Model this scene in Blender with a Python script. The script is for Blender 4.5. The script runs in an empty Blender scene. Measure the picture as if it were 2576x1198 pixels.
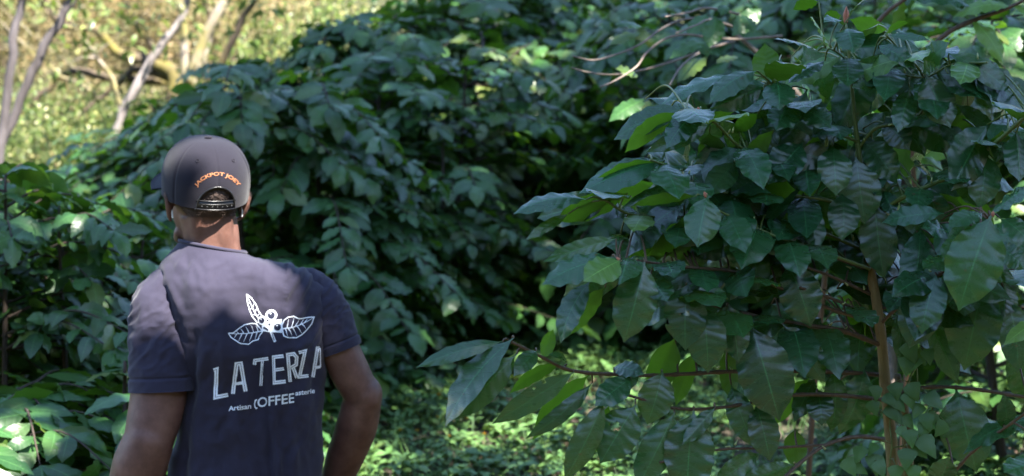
import bpy, math, random
import numpy as np
from mathutils import Vector, noise
from mathutils.bvhtree import BVHTree

rng = np.random.default_rng(7)
random.seed(7)
sc = bpy.context.scene
COL = sc.collection
R = math.radians

# ------------------------------------------------------------------ camera
F = 5450.0                      # focal length in units of the 2576 px wide view
PITCH = R(-3.0)
CZ = 1.825
CP, SP = math.cos(PITCH), math.sin(PITCH)
cam_d = bpy.data.cameras.new('camera'); cam = bpy.data.objects.new('camera', cam_d); COL.objects.link(cam)
cam.location = (0, 0, CZ); cam.rotation_euler = (R(90) + PITCH, 0, 0)
cam_d.sensor_width = 23.6; cam_d.lens = 23.6 * F / 2576
cam_d.clip_start = 0.05; cam_d.clip_end = 400
cam_d.dof.use_dof = True; cam_d.dof.focus_distance = 3.98; cam_d.dof.aperture_fstop = 3.6
cam_d.dof.aperture_blades = 7
sc.camera = cam

def W(px, py, Y):
    """point at world depth Y seen at (px, py) of the 2576 x 1198 view"""
    x = (px - 1288) / F; v = (599 - py) / F
    yy = CP - v * SP; zz = SP + v * CP
    k = Y / yy
    return np.array([x * k, Y, CZ + zz * k])
def S(px, py, Y):               # the same from the 4096 px wide photograph
    return W(px / 1.590062, py / 1.590062, Y)
def project(P):
    P = np.atleast_2d(P)
    dy = P[:, 1]; dz = P[:, 2] - CZ
    f = dy * CP + dz * SP; u = -dy * SP + dz * CP
    f = np.where(np.abs(f) < 1e-4, 1e-4, f)
    return np.stack([1288 + F * P[:, 0] / f, 599 - F * u / f, f], 1)

def smooth(a, b, x):
    if a > b: return 1 - smooth(b, a, x)
    t = np.clip((np.asarray(x, float) - a) / (b - a), 0, 1); return t * t * (3 - 2 * t)
def ground_z(x, y):
    x = np.asarray(x, float); y = np.asarray(y, float)
    s = y + 0.5 * np.clip(x, -3, 6)
    h = 0.68 * smooth(4.6, 7.2, s) + 0.045 * np.clip(s - 7.2, 0, 40)
    h = h + 0.55 * smooth(10.2, 11.8, s) * smooth(-2.0, 0.3, x)
    h = h + 0.27 * np.clip(y - 16, 0, 100) ** 1.08
    h = h + 0.62 * np.clip(-y - 3.0, 0, 26) + .5 * np.clip(x - 8.0, 0, 20) * smooth(14, 6, y)  # unseen rises behind and right of the viewer, added to block low sky light
    h = h + 0.03 * np.sin(x * 2.1 + 1) * np.sin(y * 1.7) + 0.012 * np.sin(x * 7.3) * np.cos(y * 6.1 + x)
    return h

# ------------------------------------------------------------------ mesh helpers
class Geo:
    def __init__(s): s.v = []; s.q = []; s.t = []; s.uv = []; s.c = []; s.n = 0; s.m = []; s.has = False
    def add(s, v, q=None, t=None, uv=None, c=None):
        v = np.asarray(v, float).reshape(-1, 3); n = len(v)
        s.v.append(v)
        if q is not None and len(q): s.q.append(np.asarray(q, int).reshape(-1, 4) + s.n)
        if t is not None and len(t): s.t.append(np.asarray(t, int).reshape(-1, 3) + s.n)
        s.uv.append(np.zeros((n, 2)) if uv is None else np.asarray(uv, float).reshape(-1, 2))
        s.c.append(np.tile([0.5, 0, 0], (n, 1)) if c is None else np.asarray(c, float).reshape(-1, 3))
        s.n += n
        return s
    def merged(s):
        return (np.concatenate(s.v), np.concatenate(s.q) if s.q else np.zeros((0, 4), int),
                np.concatenate(s.t) if s.t else np.zeros((0, 3), int), np.concatenate(s.uv), np.concatenate(s.c))

def mesh_data(name, g, mat, smooth_=True, origin=(0, 0, 0)):
    v, q, t, uv, c = g.merged()
    v = v - np.asarray(origin, float)
    me = bpy.data.meshes.new(name)
    loops = np.concatenate([q.ravel(), t.ravel()]).astype(np.int32)
    nq, nt = len(q), len(t)
    starts = np.concatenate([np.arange(nq) * 4, nq * 4 + np.arange(nt) * 3]).astype(np.int32)
    me.vertices.add(len(v)); me.vertices.foreach_set('co', v.astype(np.float32).ravel())
    me.loops.add(len(loops)); me.loops.foreach_set('vertex_index', loops)
    me.polygons.add(nq + nt); me.polygons.foreach_set('loop_start', starts)
    me.update(calc_edges=True)
    me.validate()
    if len(me.loops) == len(loops):
        ul = me.uv_layers.new(name='UVMap'); ul.data.foreach_set('uv', uv[loops].astype(np.float32).ravel())
    ca = me.color_attributes.new('tint', 'FLOAT_COLOR', 'POINT')
    ca.data.foreach_set('color', np.concatenate([c, np.ones((len(c), 1))], 1).astype(np.float32).ravel())
    me.polygons.foreach_set('use_smooth', np.full(len(me.polygons), smooth_))
    for m in (mat if isinstance(mat, (list, tuple)) else [mat]): me.materials.append(m)
    return me
def link(name, me, parent=None, loc=None):
    o = bpy.data.objects.new(name, me); COL.objects.link(o)
    if parent is not None: o.parent = parent
    if loc is not None: o.location = loc
    return o
def build(name, g, mat, parent=None, origin=(0, 0, 0), smooth_=True):
    return link(name, mesh_data(name, g, mat, smooth_, origin), parent)
def tag(o, label, cat, group=None, kind=None):
    o['label'] = label; o['category'] = cat
    if group: o['group'] = group
    if kind: o['kind'] = kind
    return o
def thing(name, loc, label, cat, group=None, rz=0):
    o = bpy.data.objects.new(name, None); COL.objects.link(o); o.location = tuple(map(float, loc)); o.rotation_euler = (0, 0, rz)
    o.empty_display_size = 0.1
    return tag(o, label, cat, group)

def nrm(a):
    a = np.asarray(a, float); return a / np.maximum(np.linalg.norm(a, axis=-1, keepdims=True), 1e-9)
def resample(P, R_, step):
    P = np.asarray(P, float); R_ = np.asarray(R_, float)
    d = np.r_[0, np.cumsum(np.linalg.norm(np.diff(P, axis=0), axis=1))]
    n = max(2, int(d[-1] / step) + 1); s = np.linspace(0, d[-1], n)
    # catmull-rom like smoothing through cubic hermite
    m = np.gradient(P, d, axis=0) if len(P) > 2 else np.tile((P[-1] - P[0]) / max(d[-1], 1e-9), (2, 1))
    i = np.clip(np.searchsorted(d, s, 'right') - 1, 0, len(P) - 2)
    h = (d[i + 1] - d[i])[:, None]; u = ((s - d[i])[:, None]) / h
    Q = (2*u**3-3*u**2+1)*P[i] + (u**3-2*u**2+u)*h*m[i] + (-2*u**3+3*u**2)*P[i+1] + (u**3-u**2)*h*m[i+1]
    return Q, np.interp(s, d, R_)
def tube(P, rad, n=8, cap=True, round_ends=False, knob=0.0):
    P = np.asarray(P, float); N = len(P)
    rad = np.broadcast_to(np.asarray(rad, float), (N,)).copy()
    if round_ends:
        T0 = nrm(P[0] - P[1]); T1 = nrm(P[-1] - P[-2]); pre = []; post = []
        for a in (0.25, 0.55, 0.82): pre.append((P[0] + T0 * rad[0] * math.sin(a * 1.571), rad[0] * math.cos(a * 1.571)))
        for a in (0.25, 0.55, 0.82): post.append((P[-1] + T1 * rad[-1] * math.sin(a * 1.571), rad[-1] * math.cos(a * 1.571)))
        P = np.array([p for p, _ in pre[::-1]] + list(P) + [p for p, _ in post])
        rad = np.array([r for _, r in pre[::-1]] + list(rad) + [r for _, r in post]); N = len(P)
    T = nrm(np.gradient(P, axis=0))
    up = np.array([0, 0, 1.0]) if abs(T[0][2]) < 0.9 else np.array([1.0, 0, 0])
    a = nrm(np.cross(T[0], up)); rings = []; A = np.arange(n) * 2 * math.pi / n
    for i in range(N):
        a = nrm(a - T[i] * a.dot(T[i])); b = np.cross(T[i], a)
        rings.append(P[i] + rad[i] * (np.cos(A)[:, None] * a + np.sin(A)[:, None] * b))
    v = np.concatenate(rings); i = np.arange(N - 1)[:, None] * n; j = np.arange(n)[None]; k = (j + 1) % n
    q = np.stack([i + j, i + k, i + n + k, i + n + j], -1).reshape(-1, 4)
    t = []
    L = np.linspace(0, 1, N)
    uv = np.stack([np.tile(np.arange(n) / n, N), np.repeat(L, n)], 1)
    if cap:
        v = np.concatenate([v, [P[0]], [P[-1]]]); uv = np.concatenate([uv, [[.5, 0]], [[.5, 1]]])
        c0, c1 = N * n, N * n + 1
        for jj in range(n):
            t.append((c0, (jj + 1) % n, jj)); t.append((c1, (N - 1) * n + jj, (N - 1) * n + (jj + 1) % n))
    return v, q, t, uv
def add_tube(g, P, rad, n=8, c=None, step=None, round_ends=False):
    if step: P, rad = resample(P, np.broadcast_to(np.asarray(rad, float), (len(P),)), step)
    v, q, t, uv = tube(P, rad, n, True, round_ends)
    g.add(v, q, t, uv, None if c is None else np.tile(c, (len(v), 1)))
def add_ellipsoid(g, ctr, rad, M=np.eye(3), n=20, m=14):
    th = np.linspace(0, math.pi, m + 1)[1:-1]; ph = np.arange(n) * 2 * math.pi / n
    v = np.stack([np.outer(np.sin(th), np.cos(ph)), np.outer(np.sin(th), np.sin(ph)), np.outer(np.cos(th), np.ones(n))], -1).reshape(-1, 3)
    v = np.concatenate([v, [[0, 0, 1]], [[0, 0, -1]]]) * rad
    v = v @ np.asarray(M).T + ctr
    q = []; t = []; r = m - 1
    for i in range(r - 1):
        for j in range(n): q.append((i * n + j, (i + 1) * n + j, (i + 1) * n + (j + 1) % n, i * n + (j + 1) % n))
    for j in range(n): t.append((r * n, j, (j + 1) % n)); t.append((r * n + 1, (r - 1) * n + (j + 1) % n, (r - 1) * n + j))
    g.add(v, q, t)

# coffee leaf: long ellipse with a drip tip and wavy margin
PT = np.array([0, .03, .055, .10, .17, .27, .40, .52, .64, .75, .84, .90, .955, 1.0])
PW = np.array([.045, .045, .07, .28, .58, .84, .98, 1.0, .95, .80, .56, .32, .12, .02])
PT2 = np.array([0, .04, .1, .2, .35, .5, .7, .85, 1.0]); PW2 = np.array([.15, .5, .8, .97, 1, .9, .62, .32, .02])
def leaves(g, P, A, N, L, Wd, nL=8, nW=4, arch=.08, droop=.15, wave=.05, quilt=.0, fold=.12, bend=None, tint=None, prof=(PT, PW), nv=8, side=.0):
    P = np.atleast_2d(P); n = len(P)
    if n == 0: return
    A = nrm(np.broadcast_to(A, (n, 3))); N = np.broadcast_to(N, (n, 3)).astype(float)
    N = N - A * np.sum(N * A, 1, keepdims=True); bad = np.linalg.norm(N, axis=1) < 1e-3
    if bad.any(): N = N.copy(); N[bad] = np.cross(A[bad], [1.0, 0.2, 0.1])
    N = nrm(N); B = np.cross(N, A)
    f = lambda x: np.broadcast_to(np.asarray(x, float), (n,))[:, None, None]
    L, Wd, arch, droop, wave, fold, side = map(f, (L, Wd, arch, droop, wave, fold, side))
    bend = f(rng.normal(0, .06, n) if bend is None else bend)
    t = np.linspace(0, 1, nL + 1)[None, :, None]; s = np.linspace(-1, 1, nW + 1)[None, None, :]
    hw = np.interp(t, prof[0], prof[1]) * Wd / 2
    ph = rng.uniform(0, 6.28, (n, 1, 1)); ph2 = rng.uniform(0, 6.28, (n, 1, 1)); k = rng.uniform(2.6, 5.4, (n, 1, 1))
    env = np.clip(np.sin(np.pi * t) * 1.6, 0, 1)
    ps = np.where(s > 0, ph, ph2)
    marg = 1 + .03 * np.sin(2 * np.pi * k * 1.3 * t + ps * 1.7) * env * (np.abs(s) > .8)
    x = L * t * np.ones_like(s)
    y = s * hw * marg + bend * L * t ** 2
    z = arch * L * 4 * t * (1 - t) - droop * L * t ** 2.2 + fold * np.abs(s) * hw
    z = z + wave * Wd * np.abs(s) ** 3 * env * np.sin(2 * np.pi * k * t + ps)
    z = z + side * s * hw
    if quilt:
        z = z + quilt * Wd * env * (1 - s ** 4) * (np.abs(np.sin(np.pi * (nv * t - .9 * np.abs(s)))) - .4) * np.clip(np.abs(s) * 3, 0, 1)
    V = P[:, None, None] + x[..., None] * A[:, None, None] + y[..., None] * B[:, None, None] + z[..., None] * N[:, None, None]
    a, b = nL + 1, nW + 1
    base = (np.arange(n) * a * b)[:, None, None]; i = np.arange(nL)[None, :, None]; j = np.arange(nW)[None, None, :]
    c0 = base + i * b + j
    q = np.stack([c0, c0 + b, c0 + b + 1, c0 + 1], -1).reshape(-1, 4)
    uv = np.broadcast_to(np.stack(np.broadcast_arrays(s * .5 + .5, t), -1), (n, a, b, 2)).reshape(-1, 2)
    if tint is None: tint = np.stack([rng.uniform(0, 1, n), np.zeros(n), rng.uniform(0, 1, n)], 1)
    c = np.repeat(np.broadcast_to(tint, (n, 3)), a * b, 0)
    g.add(V.reshape(-1, 3), q, None, uv, c)

# ------------------------------------------------------------------ materials
def new_mat(name):
    m = bpy.data.materials.new(name); m.use_nodes = True; nt = m.node_tree; nt.nodes.clear()
    out = nt.nodes.new('ShaderNodeOutputMaterial'); return m, nt, out
class NB:
    def __init__(s, nt): s.nt = nt
    def n(s, kind, **kw):
        x = s.nt.nodes.new('ShaderNode' + kind)
        for k, v in kw.items():
            if k.startswith('i_'):
                key = k[2:]; key = int(key) if key.isdigit() else key.replace('_', ' ')
                if isinstance(v, bpy.types.NodeSocket): s.nt.links.new(v, x.inputs[key])
                else: x.inputs[key].default_value = v
            else: setattr(x, k, v)
        return x
    def math(s, op, a, b=0.0, c=None):
        x = s.n('Math', operation=op)
        for i, v in enumerate((a, b) if c is None else (a, b, c)):
            if isinstance(v, bpy.types.NodeSocket): s.nt.links.new(v, x.inputs[i])
            else: x.inputs[i].default_value = v
        return x.outputs[0]
    def mix(s, f, a, b, mode='MIX'):
        x = s.n('Mix', data_type='RGBA', blend_type=mode)
        for i, v in ((0, f), (6, a), (7, b)):
            if isinstance(v, bpy.types.NodeSocket): s.nt.links.new(v, x.inputs[i])
            else: x.inputs[i].default_value = v if i == 0 else (*v, 1)
        return x.outputs[2]
    def ramp(s, f, stops):
        x = s.n('ValToRGB'); e = x.color_ramp.elements
        while len(e) < len(stops): e.new(0.5)
        for k, (p, col) in enumerate(stops): e[k].position = p; e[k].color = (*col, 1) if len(col) == 3 else col
        s.nt.links.new(f, x.inputs[0]); return x.outputs[0]
    def noise(s, scale, detail=3, rough=.5, vec=None, dist=0.0):
        x = s.n('TexNoise'); x.inputs['Scale'].default_value = scale; x.inputs['Detail'].default_value = detail
        x.inputs['Roughness'].default_value = rough; x.inputs['Distortion'].default_value = dist
        if vec is not None: s.nt.links.new(vec, x.inputs['Vector'])
        return x.outputs['Fac']
def leaf_mat(name, dark, lite, under, trans, yellow=(.16, .165, .025), rough=.36, nv=8.0, veins=True, tfac=.28, spec=.5):
    m, nt, out = new_mat(name); b = NB(nt)
    at = b.n('Attribute', attribute_name='tint'); sep = b.n('SeparateColor', i_0=at.outputs['Color'])
    col = b.mix(sep.outputs[0], dark, lite)
    nz = b.noise(9, 4, .6)
    col = b.mix(b.math('MULTIPLY', nz, .6), col, dark)
    col = b.mix(sep.outputs[1], col, yellow)
    bump = None
    if veins:
        uv = b.n('UVMap'); su = b.n('SeparateXYZ', i_0=uv.outputs[0])
        au = b.math('ABSOLUTE', b.math('SUBTRACT', b.math('MULTIPLY', su.outputs[0], 2.0), 1.0))
        ph = b.math('SUBTRACT', b.math('MULTIPLY', su.outputs[1], nv), b.math('MULTIPLY', au, .9))
        lat = b.math('ABSOLUTE', b.math('SINE', b.math('MULTIPLY', ph, math.pi)))
        latm = b.math('MULTIPLY', b.math('SMOOTH_MIN', b.math('SUBTRACT', 1.0, b.math('MULTIPLY', lat, 7.0)), 1.0, .1), 1.0)
        latm = b.math('MAXIMUM', latm, 0.0)
        mid = b.math('MAXIMUM', b.math('SUBTRACT', 1.0, b.math('MULTIPLY', au, 26.0)), 0.0)
        vm = b.math('MINIMUM', b.math('ADD', b.math('MULTIPLY', latm, .28), b.math('MULTIPLY', mid, .85)), 1.0)
        vcol = tuple(min(1, 2.2 * x + .015) for x in lite)
        col = b.mix(vm, col, vcol)
        sp = b.noise(160, 1, .5); spm = b.math('GREATER_THAN', sp, .745)
        col = b.mix(b.math('MULTIPLY', spm, .35), col, (.3, .33, .27))
        bl = b.noise(26, 2, .5); blm = b.math('MULTIPLY', b.math('GREATER_THAN', bl, .735), .75); col = b.mix(blm, col, (.10, .055, .02))
        bump = b.n('Bump', i_Strength=.16, i_Distance=.0018, i_Height=b.math('ADD', b.math('MULTIPLY', lat, .8), b.math('MULTIPLY', nz, .3))).outputs[0]
    geo = b.n('NewGeometry')
    col2 = b.mix(geo.outputs['Backfacing'], col, under)
    rg = b.math('ADD', b.math('MULTIPLY', b.noise(14, 3, .6), .26), rough - .13)
    rg = b.math('ADD', rg, b.math('MULTIPLY', geo.outputs['Backfacing'], .25))
    p = b.n('BsdfPrincipled', i_Base_Color=col2, i_Roughness=rg); p.inputs['Specular IOR Level'].default_value = spec
    tr = b.n('BsdfTranslucent', i_Color=b.mix(sep.outputs[0], tuple(.7 * x for x in trans), trans))
    if bump is not None: nt.links.new(bump, p.inputs['Normal'])
    mx = b.n('MixShader', i_0=b.math('ADD', b.math('MULTIPLY', sep.outputs[2], tfac), tfac * .45), i_1=p.outputs[0], i_2=tr.outputs[0])
    nt.links.new(mx.outputs[0], out.inputs[0]); return m
def bark_mat(name, c1, c2, scale=30, stretch=.15, rough=.8, bump=.6, moss=None):
    m, nt, out = new_mat(name); b = NB(nt)
    tc = b.n('TexCoord'); mp = b.n('Mapping', i_0=tc.outputs['Object']); mp.inputs['Scale'].default_value = (1, 1, stretch)
    f = b.noise(scale, 6, .65, mp.outputs[0], .3); col = b.ramp(f, [(.3, c1), (.7, c2)])
    if moss: col = b.mix(b.ramp(b.noise(3.0, 4, .6, tc.outputs['Object']), [(.45, (0, 0, 0)), (.62, (1, 1, 1))]), col, moss)
    bp = b.n('Bump', i_Strength=bump, i_Distance=.01, i_Height=f)
    p = b.n('BsdfPrincipled', i_Base_Color=col, i_Roughness=rough, i_Normal=bp.outputs[0]); nt.links.new(p.outputs[0], out.inputs[0]); return m
def plain_mat(name, c, rough=.5, spec=.5, var=.15, scale=40, bump=0.0, metal=0.0):
    m, nt, out = new_mat(name); b = NB(nt)
    f = b.noise(scale, 4, .6); col = b.mix(f, tuple(x * (1 - var) for x in c), tuple(min(1, x * (1 + var)) for x in c))
    p = b.n('BsdfPrincipled', i_Base_Color=col, i_Roughness=rough, i_Metallic=metal); p.inputs['Specular IOR Level'].default_value = spec
    if bump: nt.links.new(b.n('Bump', i_Strength=bump, i_Distance=.002, i_Height=f).outputs[0], p.inputs['Normal'])
    nt.links.new(p.outputs[0], out.inputs[0]); return m
def cloth_mat(name, c, weave=900, fade=.25, rough=.9):
    m, nt, out = new_mat(name); b = NB(nt)
    tc = b.n('TexCoord')
    big = b.noise(7, 4, .6, tc.outputs['Object']); fine = b.noise(weave, 2, .6, tc.outputs['Object']); mid = b.noise(120, 3, .6, tc.outputs['Object'])
    k = b.math('ADD', b.math('MULTIPLY', big, .6), b.math('ADD', b.math('MULTIPLY', fine, .55), b.math('MULTIPLY', mid, .25)))
    col = b.mix(b.math('SUBTRACT', k, .2), tuple(x * (1 - fade) for x in c), tuple(x * (1 + fade) for x in c))
    h = b.math('ADD', b.math('MULTIPLY', mid, .5), fine)
    p = b.n('BsdfPrincipled', i_Base_Color=col, i_Roughness=rough, i_Normal=b.n('Bump', i_Strength=.25, i_Distance=.001, i_Height=h).outputs[0])
    p.inputs['Specular IOR Level'].default_value = .2
    p.inputs['Sheen Weight'].default_value = .10; p.inputs['Sheen Roughness'].default_value = .5
    nt.links.new(p.outputs[0], out.inputs[0]); return m

M = {}
M['leaf_near'] = leaf_mat('coffee_leaf', (.010, .050, .018), (.022, .100, .032), (.055, .13, .022), (.13, .32, .012), rough=.28, spec=.66)
M['leaf_mid'] = leaf_mat('coffee_leaf_hedge', (.016, .056, .015), (.052, .138, .032), (.055, .13, .03), (.13, .30, .015), rough=.38, spec=.55)
M['leaf_young_lit'] = leaf_mat('young_and_sunlit_leaf', (.06, .15, .03), (.13, .25, .05), (.10, .19, .05), (.26, .45, .04), rough=.34)  # young green, also used as a painted sunlit tone on a few leaves
M['leaf_shade'] = leaf_mat('shade_tree_leaf', (.02, .05, .015), (.04, .09, .02), (.05, .1, .03), (.1, .2, .02), veins=False, rough=.5)
M['leaf_weed'] = leaf_mat('weed_leaf', (.06, .135, .035), (.115, .21, .06), (.09, .16, .06), (.18, .32, .05), rough=.5, veins=False)
M['leaf_vine'] = leaf_mat('vine_leaf', (.045, .12, .03), (.075, .18, .045), (.08, .15, .05), (.16, .32, .04), rough=.45, veins=False)
M['bark_ash'] = bark_mat('ash_trunk_bark', (.10, .085, .08), (.32, .28, .27), 12, .25, .9, .9)
M['leaf_dry'] = leaf_mat('dry_thicket_leaf', (.10, .09, .03), (.36, .29, .14), (.26, .22, .12), (.32, .27, .09), yellow=(.36, .22, .10), rough=.55, veins=False)
M['leaf_lime'] = leaf_mat('sunny_thicket_leaf', (.055, .10, .02), (.17, .24, .05), (.14, .18, .06), (.28, .38, .06), yellow=(.36, .30, .12), rough=.42, veins=False)
M['litter'] = leaf_mat('fallen_leaf', (.06, .035, .022), (.17, .115, .08), (.15, .10, .07), (.08, .05, .02), rough=.7, veins=False, tfac=.1)
M['bark_coffee'] = bark_mat('coffee_bark', (.07, .040, .014), (.36, .225, .085), 45, .10, .75, 1.0, moss=(.13, .11, .03))
M['twig_brown'] = bark_mat('coffee_branch_bark', (.040, .024, .012), (.105, .060, .028), 90, .3, .6, .4)
M['hedge_stem'] = bark_mat('hedge_stem_bark', (.02, .014, .010), (.055, .036, .025), 60, .3, .8, .5)
M['twig_green'] = plain_mat('green_shoot', (.085, .12, .022), .45, .5, .35, 30)
M['twig_pale'] = bark_mat('bare_twig_bark', (.10, .075, .06), (.24, .19, .155), 80, .3, .8, .4)
M['bark_grey'] = bark_mat('grey_trunk_bark', (.035, .028, .028), (.11, .095, .10), 14, .25, .9, .9)
M['bark_pale'] = bark_mat('pale_trunk_bark', (.11, .085, .06), (.34, .29, .23), 10, .3, .9, .6, moss=(.16, .14, .04))
M['bark_dark'] = bark_mat('dark_branch_bark', (.035, .025, .018), (.11, .08, .05), 16, .3, .9, .8, moss=(.12, .10, .02))
M['bud'] = plain_mat('shoot_bud', (.42, .15, .08), .5, .4, .25, 60)
M['flowerbud'] = plain_mat('flower_bud', (.32, .36, .14), .5, .4, .25, 90)
M['shirt'] = cloth_mat('navy_cotton', (.027, .0245, .043), 900, .34)
M['capcloth'] = cloth_mat('charcoal_twill', (.0096, .0086, .0152), 1300, .36)
M['print'] = plain_mat('white_screen_print', (.80, .83, .88), .75, .2, .10, 400)
M['printdark'] = plain_mat('navy_ink', (.022, .024, .045), .8, .2, .1, 200)
M['orange'] = plain_mat('orange_embroidery', (.30, .12, .055), .7, .3, .2, 600, .3)
M['strap'] = plain_mat('black_plastic', (.005, .005, .006), .35, .5, .1, 50)
M['white_plastic'] = plain_mat('white_plastic', (.8, .8, .82), .25, .5, .03, 10)
M['hair'] = plain_mat('short_black_hair', (.085, .058, .050), .75, .35, .8, 420, 1.0)
M['trouser'] = cloth_mat('khaki_canvas', (.12, .10, .075), 900, .2)
M['shoe'] = plain_mat('worn_leather', (.05, .035, .025), .6, .4, .3, 30)
M['eye'] = plain_mat('eye_white', (.7, .68, .65), .2, .5, .03, 10)
M['iris'] = plain_mat('dark_iris', (.02, .012, .008), .2, .5, .1, 30)
M['petal'] = plain_mat('yellow_petal', (.72, .36, .02), .6, .3, .2, 60)
def skin_mat():
    m, nt, out = new_mat('dark_brown_skin'); b = NB(nt)
    tc = b.n('TexCoord')
    f = b.noise(18, 5, .6, tc.outputs['Object']); fine = b.noise(420, 2, .6, tc.outputs['Object'])
    col = b.ramp(f, [(.28, (.070, .031, .024)), (.5, (.125, .062, .048)), (.72, (.185, .098, .078))])
    bp = b.n('Bump', i_Strength=.18, i_Distance=.001, i_Height=fine)
    p = b.n('BsdfPrincipled', i_Base_Color=col, i_Roughness=.5, i_Normal=bp.outputs[0]); p.inputs['Specular IOR Level'].default_value = .35
    p.inputs['Subsurface Weight'].default_value = .08; p.inputs['Subsurface Radius'].default_value = (.012, .005, .003); p.inputs['Subsurface Scale'].default_value = .5
    nt.links.new(p.outputs[0], out.inputs[0]); return m
M['skin'] = skin_mat()
def soil_mat():
    m, nt, out = new_mat('dark_soil'); b = NB(nt)
    tc = b.n('TexCoord'); o = tc.outputs['Object']
    f = b.noise(2.2, 8, .7, o); g = b.noise(28, 5, .65, o); v = b.n('TexVoronoi', i_Scale=34.0, i_Vector=o).outputs['Distance']
    col = b.ramp(g, [(.3, (.022, .014, .010)), (.55, (.06, .042, .03)), (.8, (.12, .09, .065))])
    col = b.mix(b.ramp(f, [(.48, (0, 0, 0)), (.62, (1, 1, 1))]), col, (.035, .06, .015))
    so = b.n('SeparateXYZ', i_0=o); gm = b.math('MAXIMUM', b.math('MULTIPLY', b.math('SUBTRACT', 2.5, so.outputs[1]), .8), b.math('MULTIPLY', b.math('SUBTRACT', so.outputs[1], 12.0), .5)); gm.node.use_clamp = True
    gcol = b.mix(b.ramp(so.outputs[1], [(0, (0, 0, 0)), (1, (1, 1, 1))]), (.008, .020, .010), (.050, .055, .018)); col = b.mix(b.math('MULTIPLY', gm, .85), col, gcol)  # added rise behind the viewer coloured dark green to dim its bounced light
    bp = b.n('Bump', i_Strength=.9, i_Distance=.03, i_Height=b.math('ADD', g, b.math('MULTIPLY', v, .6)))
    p = b.n('BsdfPrincipled', i_Base_Color=col, i_Roughness=.95, i_Normal=bp.outputs[0]); nt.links.new(p.outputs[0], out.inputs[0]); return m
M['soil'] = soil_mat()

# ------------------------------------------------------------------ light
SUN = nrm(np.array([.45, -.62, 1.0]))
elev = math.asin(SUN[2]); az = math.atan2(SUN[0], SUN[1])
w = bpy.data.worlds.new('World'); sc.world = w; w.use_nodes = True
nt = w.node_tree; bg = nt.nodes['Background']; sky = nt.nodes.new('ShaderNodeTexSky'); sky.sky_type = 'NISHITA'; sky.sun_disc = False
sky.sun_elevation = elev; sky.sun_rotation = az; sky.altitude = 1400; sky.air_density = 1.0; sky.dust_density = .6
nt.links.new(sky.outputs[0], bg.inputs[0]); bg.inputs[1].default_value = SKY_STRENGTH = .090
ld = bpy.data.lights.new('sun', 'SUN'); ld.energy = 4.1; ld.angle = R(.53); ld.color = (1, .95, .86)
lo = bpy.data.objects.new('sun', ld); COL.objects.link(lo); lo.location = (8, -12, 20)
lo.rotation_euler = Vector(tuple(SUN)).to_track_quat('Z', 'Y').to_euler()
sc.view_settings.view_transform = 'Standard'; sc.view_settings.look = 'None'; sc.view_settings.exposure = 3.0; sc.view_settings.gamma = 1
sc.render.engine = 'CYCLES'; cy = sc.cycles
cy.max_bounces = 6; cy.diffuse_bounces = 3; cy.glossy_bounces = 2; cy.transmission_bounces = 4; cy.transparent_max_bounces = 4
cy.caustics_reflective = False; cy.caustics_refractive = False; cy.use_denoising = True; cy.sample_clamp_indirect = 6.0

# ------------------------------------------------------------------ ground
g = Geo()
xs = np.concatenate([np.linspace(-60, -6, 28)[:-1], np.linspace(-6, 8, 141), np.linspace(8, 60, 28)[1:]])
ys = np.concatenate([np.linspace(-30, 2, 17)[:-1], np.linspace(2, 14, 121), np.linspace(14, 90, 60)[1:]])
X, Y = np.meshgrid(xs, ys); Z = ground_z(X, Y)
fine = (X > -6) & (X < 8) & (Y > 2) & (Y < 14)
Z = Z + fine * .02 * np.vectorize(lambda a, b_: noise.noise((a * 3, b_ * 3, 0)))(X, Y)
nx, ny = len(xs), len(ys); i = np.arange(ny - 1)[:, None] * nx; j = np.arange(nx - 1)[None]
g.add(np.stack([X, Y, Z], -1).reshape(-1, 3), np.stack([i + j, i + j + 1, i + nx + j + 1, i + nx + j], -1).reshape(-1, 4))
o = build('terrain', g, M['soil']); o['kind'] = 'structure'; o['label'] = 'dark soil slope under the coffee plants'
# ------------------------------------------------------------------ the big coffee tree on the right
CROP = {0: (0, 0, 1.0), 1: (2450, 0, 1.8435), 2: (3250, 0, 1.843), 3: (1650, 600, 1.8435), 4: (2450, 600, 1.8435), 5: (3250, 600, 1.843),
        6: (1650, 1250, 1.829), 7: (2450, 1250, 1.829), 8: (3250, 1250, 1.8286)}
def cs(k, x, y): ox, oy, s = CROP[k]; return ox + x / s, oy + y / s
YT = 4.12
PXM = 8665.0 / YT                                   # photograph pixels per metre at the trunk
root_xy = S(3575, 1905, YT); base_z = float(ground_z(root_xy[0], YT)) - .03
ORG = np.array([root_xy[0], YT, base_z])
tree = thing('coffee_tree', ORG, 'tall coffee tree with big sharp glossy leaves and bare brown lower trunk', 'tree')
# trunk
tp = [(3590, 2500), (3583, 2150), (3575, 1960), (3562, 1742), (3540, 1523), (3523, 1332), (3507, 1217), (3483, 1088), (3470, 1000), (3458, 850), (3440, 650), (3425, 530), (3413, 412), (3396, 217), (3384, 90)]
tr_ = [58, 54, 50, 47, 44, 41, 39, 36, 33, 28, 22, 19, 17, 12, 8]
TP = np.array([S(x, y, YT) for x, y in tp]); TP = np.concatenate([[[ORG[0], YT, base_z - .1]], TP]); TRr = np.array([60] + tr_) / PXM / 2
TPs, TRs = resample(TP, TRr, .012)
kn = 1 + .10 * np.exp(-((np.arange(len(TPs)) % 9 - 4) / 1.2) ** 2) * (np.arange(len(TPs)) % 9 > 1)
trunk_split = np.searchsorted(-np.array([project(p)[0][1] for p in TPs]), -(720 / 1.59)) # where the bark turns green
g = Geo(); add_tube(g, TPs[:trunk_split + 1], (TRs * kn)[:trunk_split + 1], 14); tk = build('trunk', g, M['bark_coffee'], tree, ORG)
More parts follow.
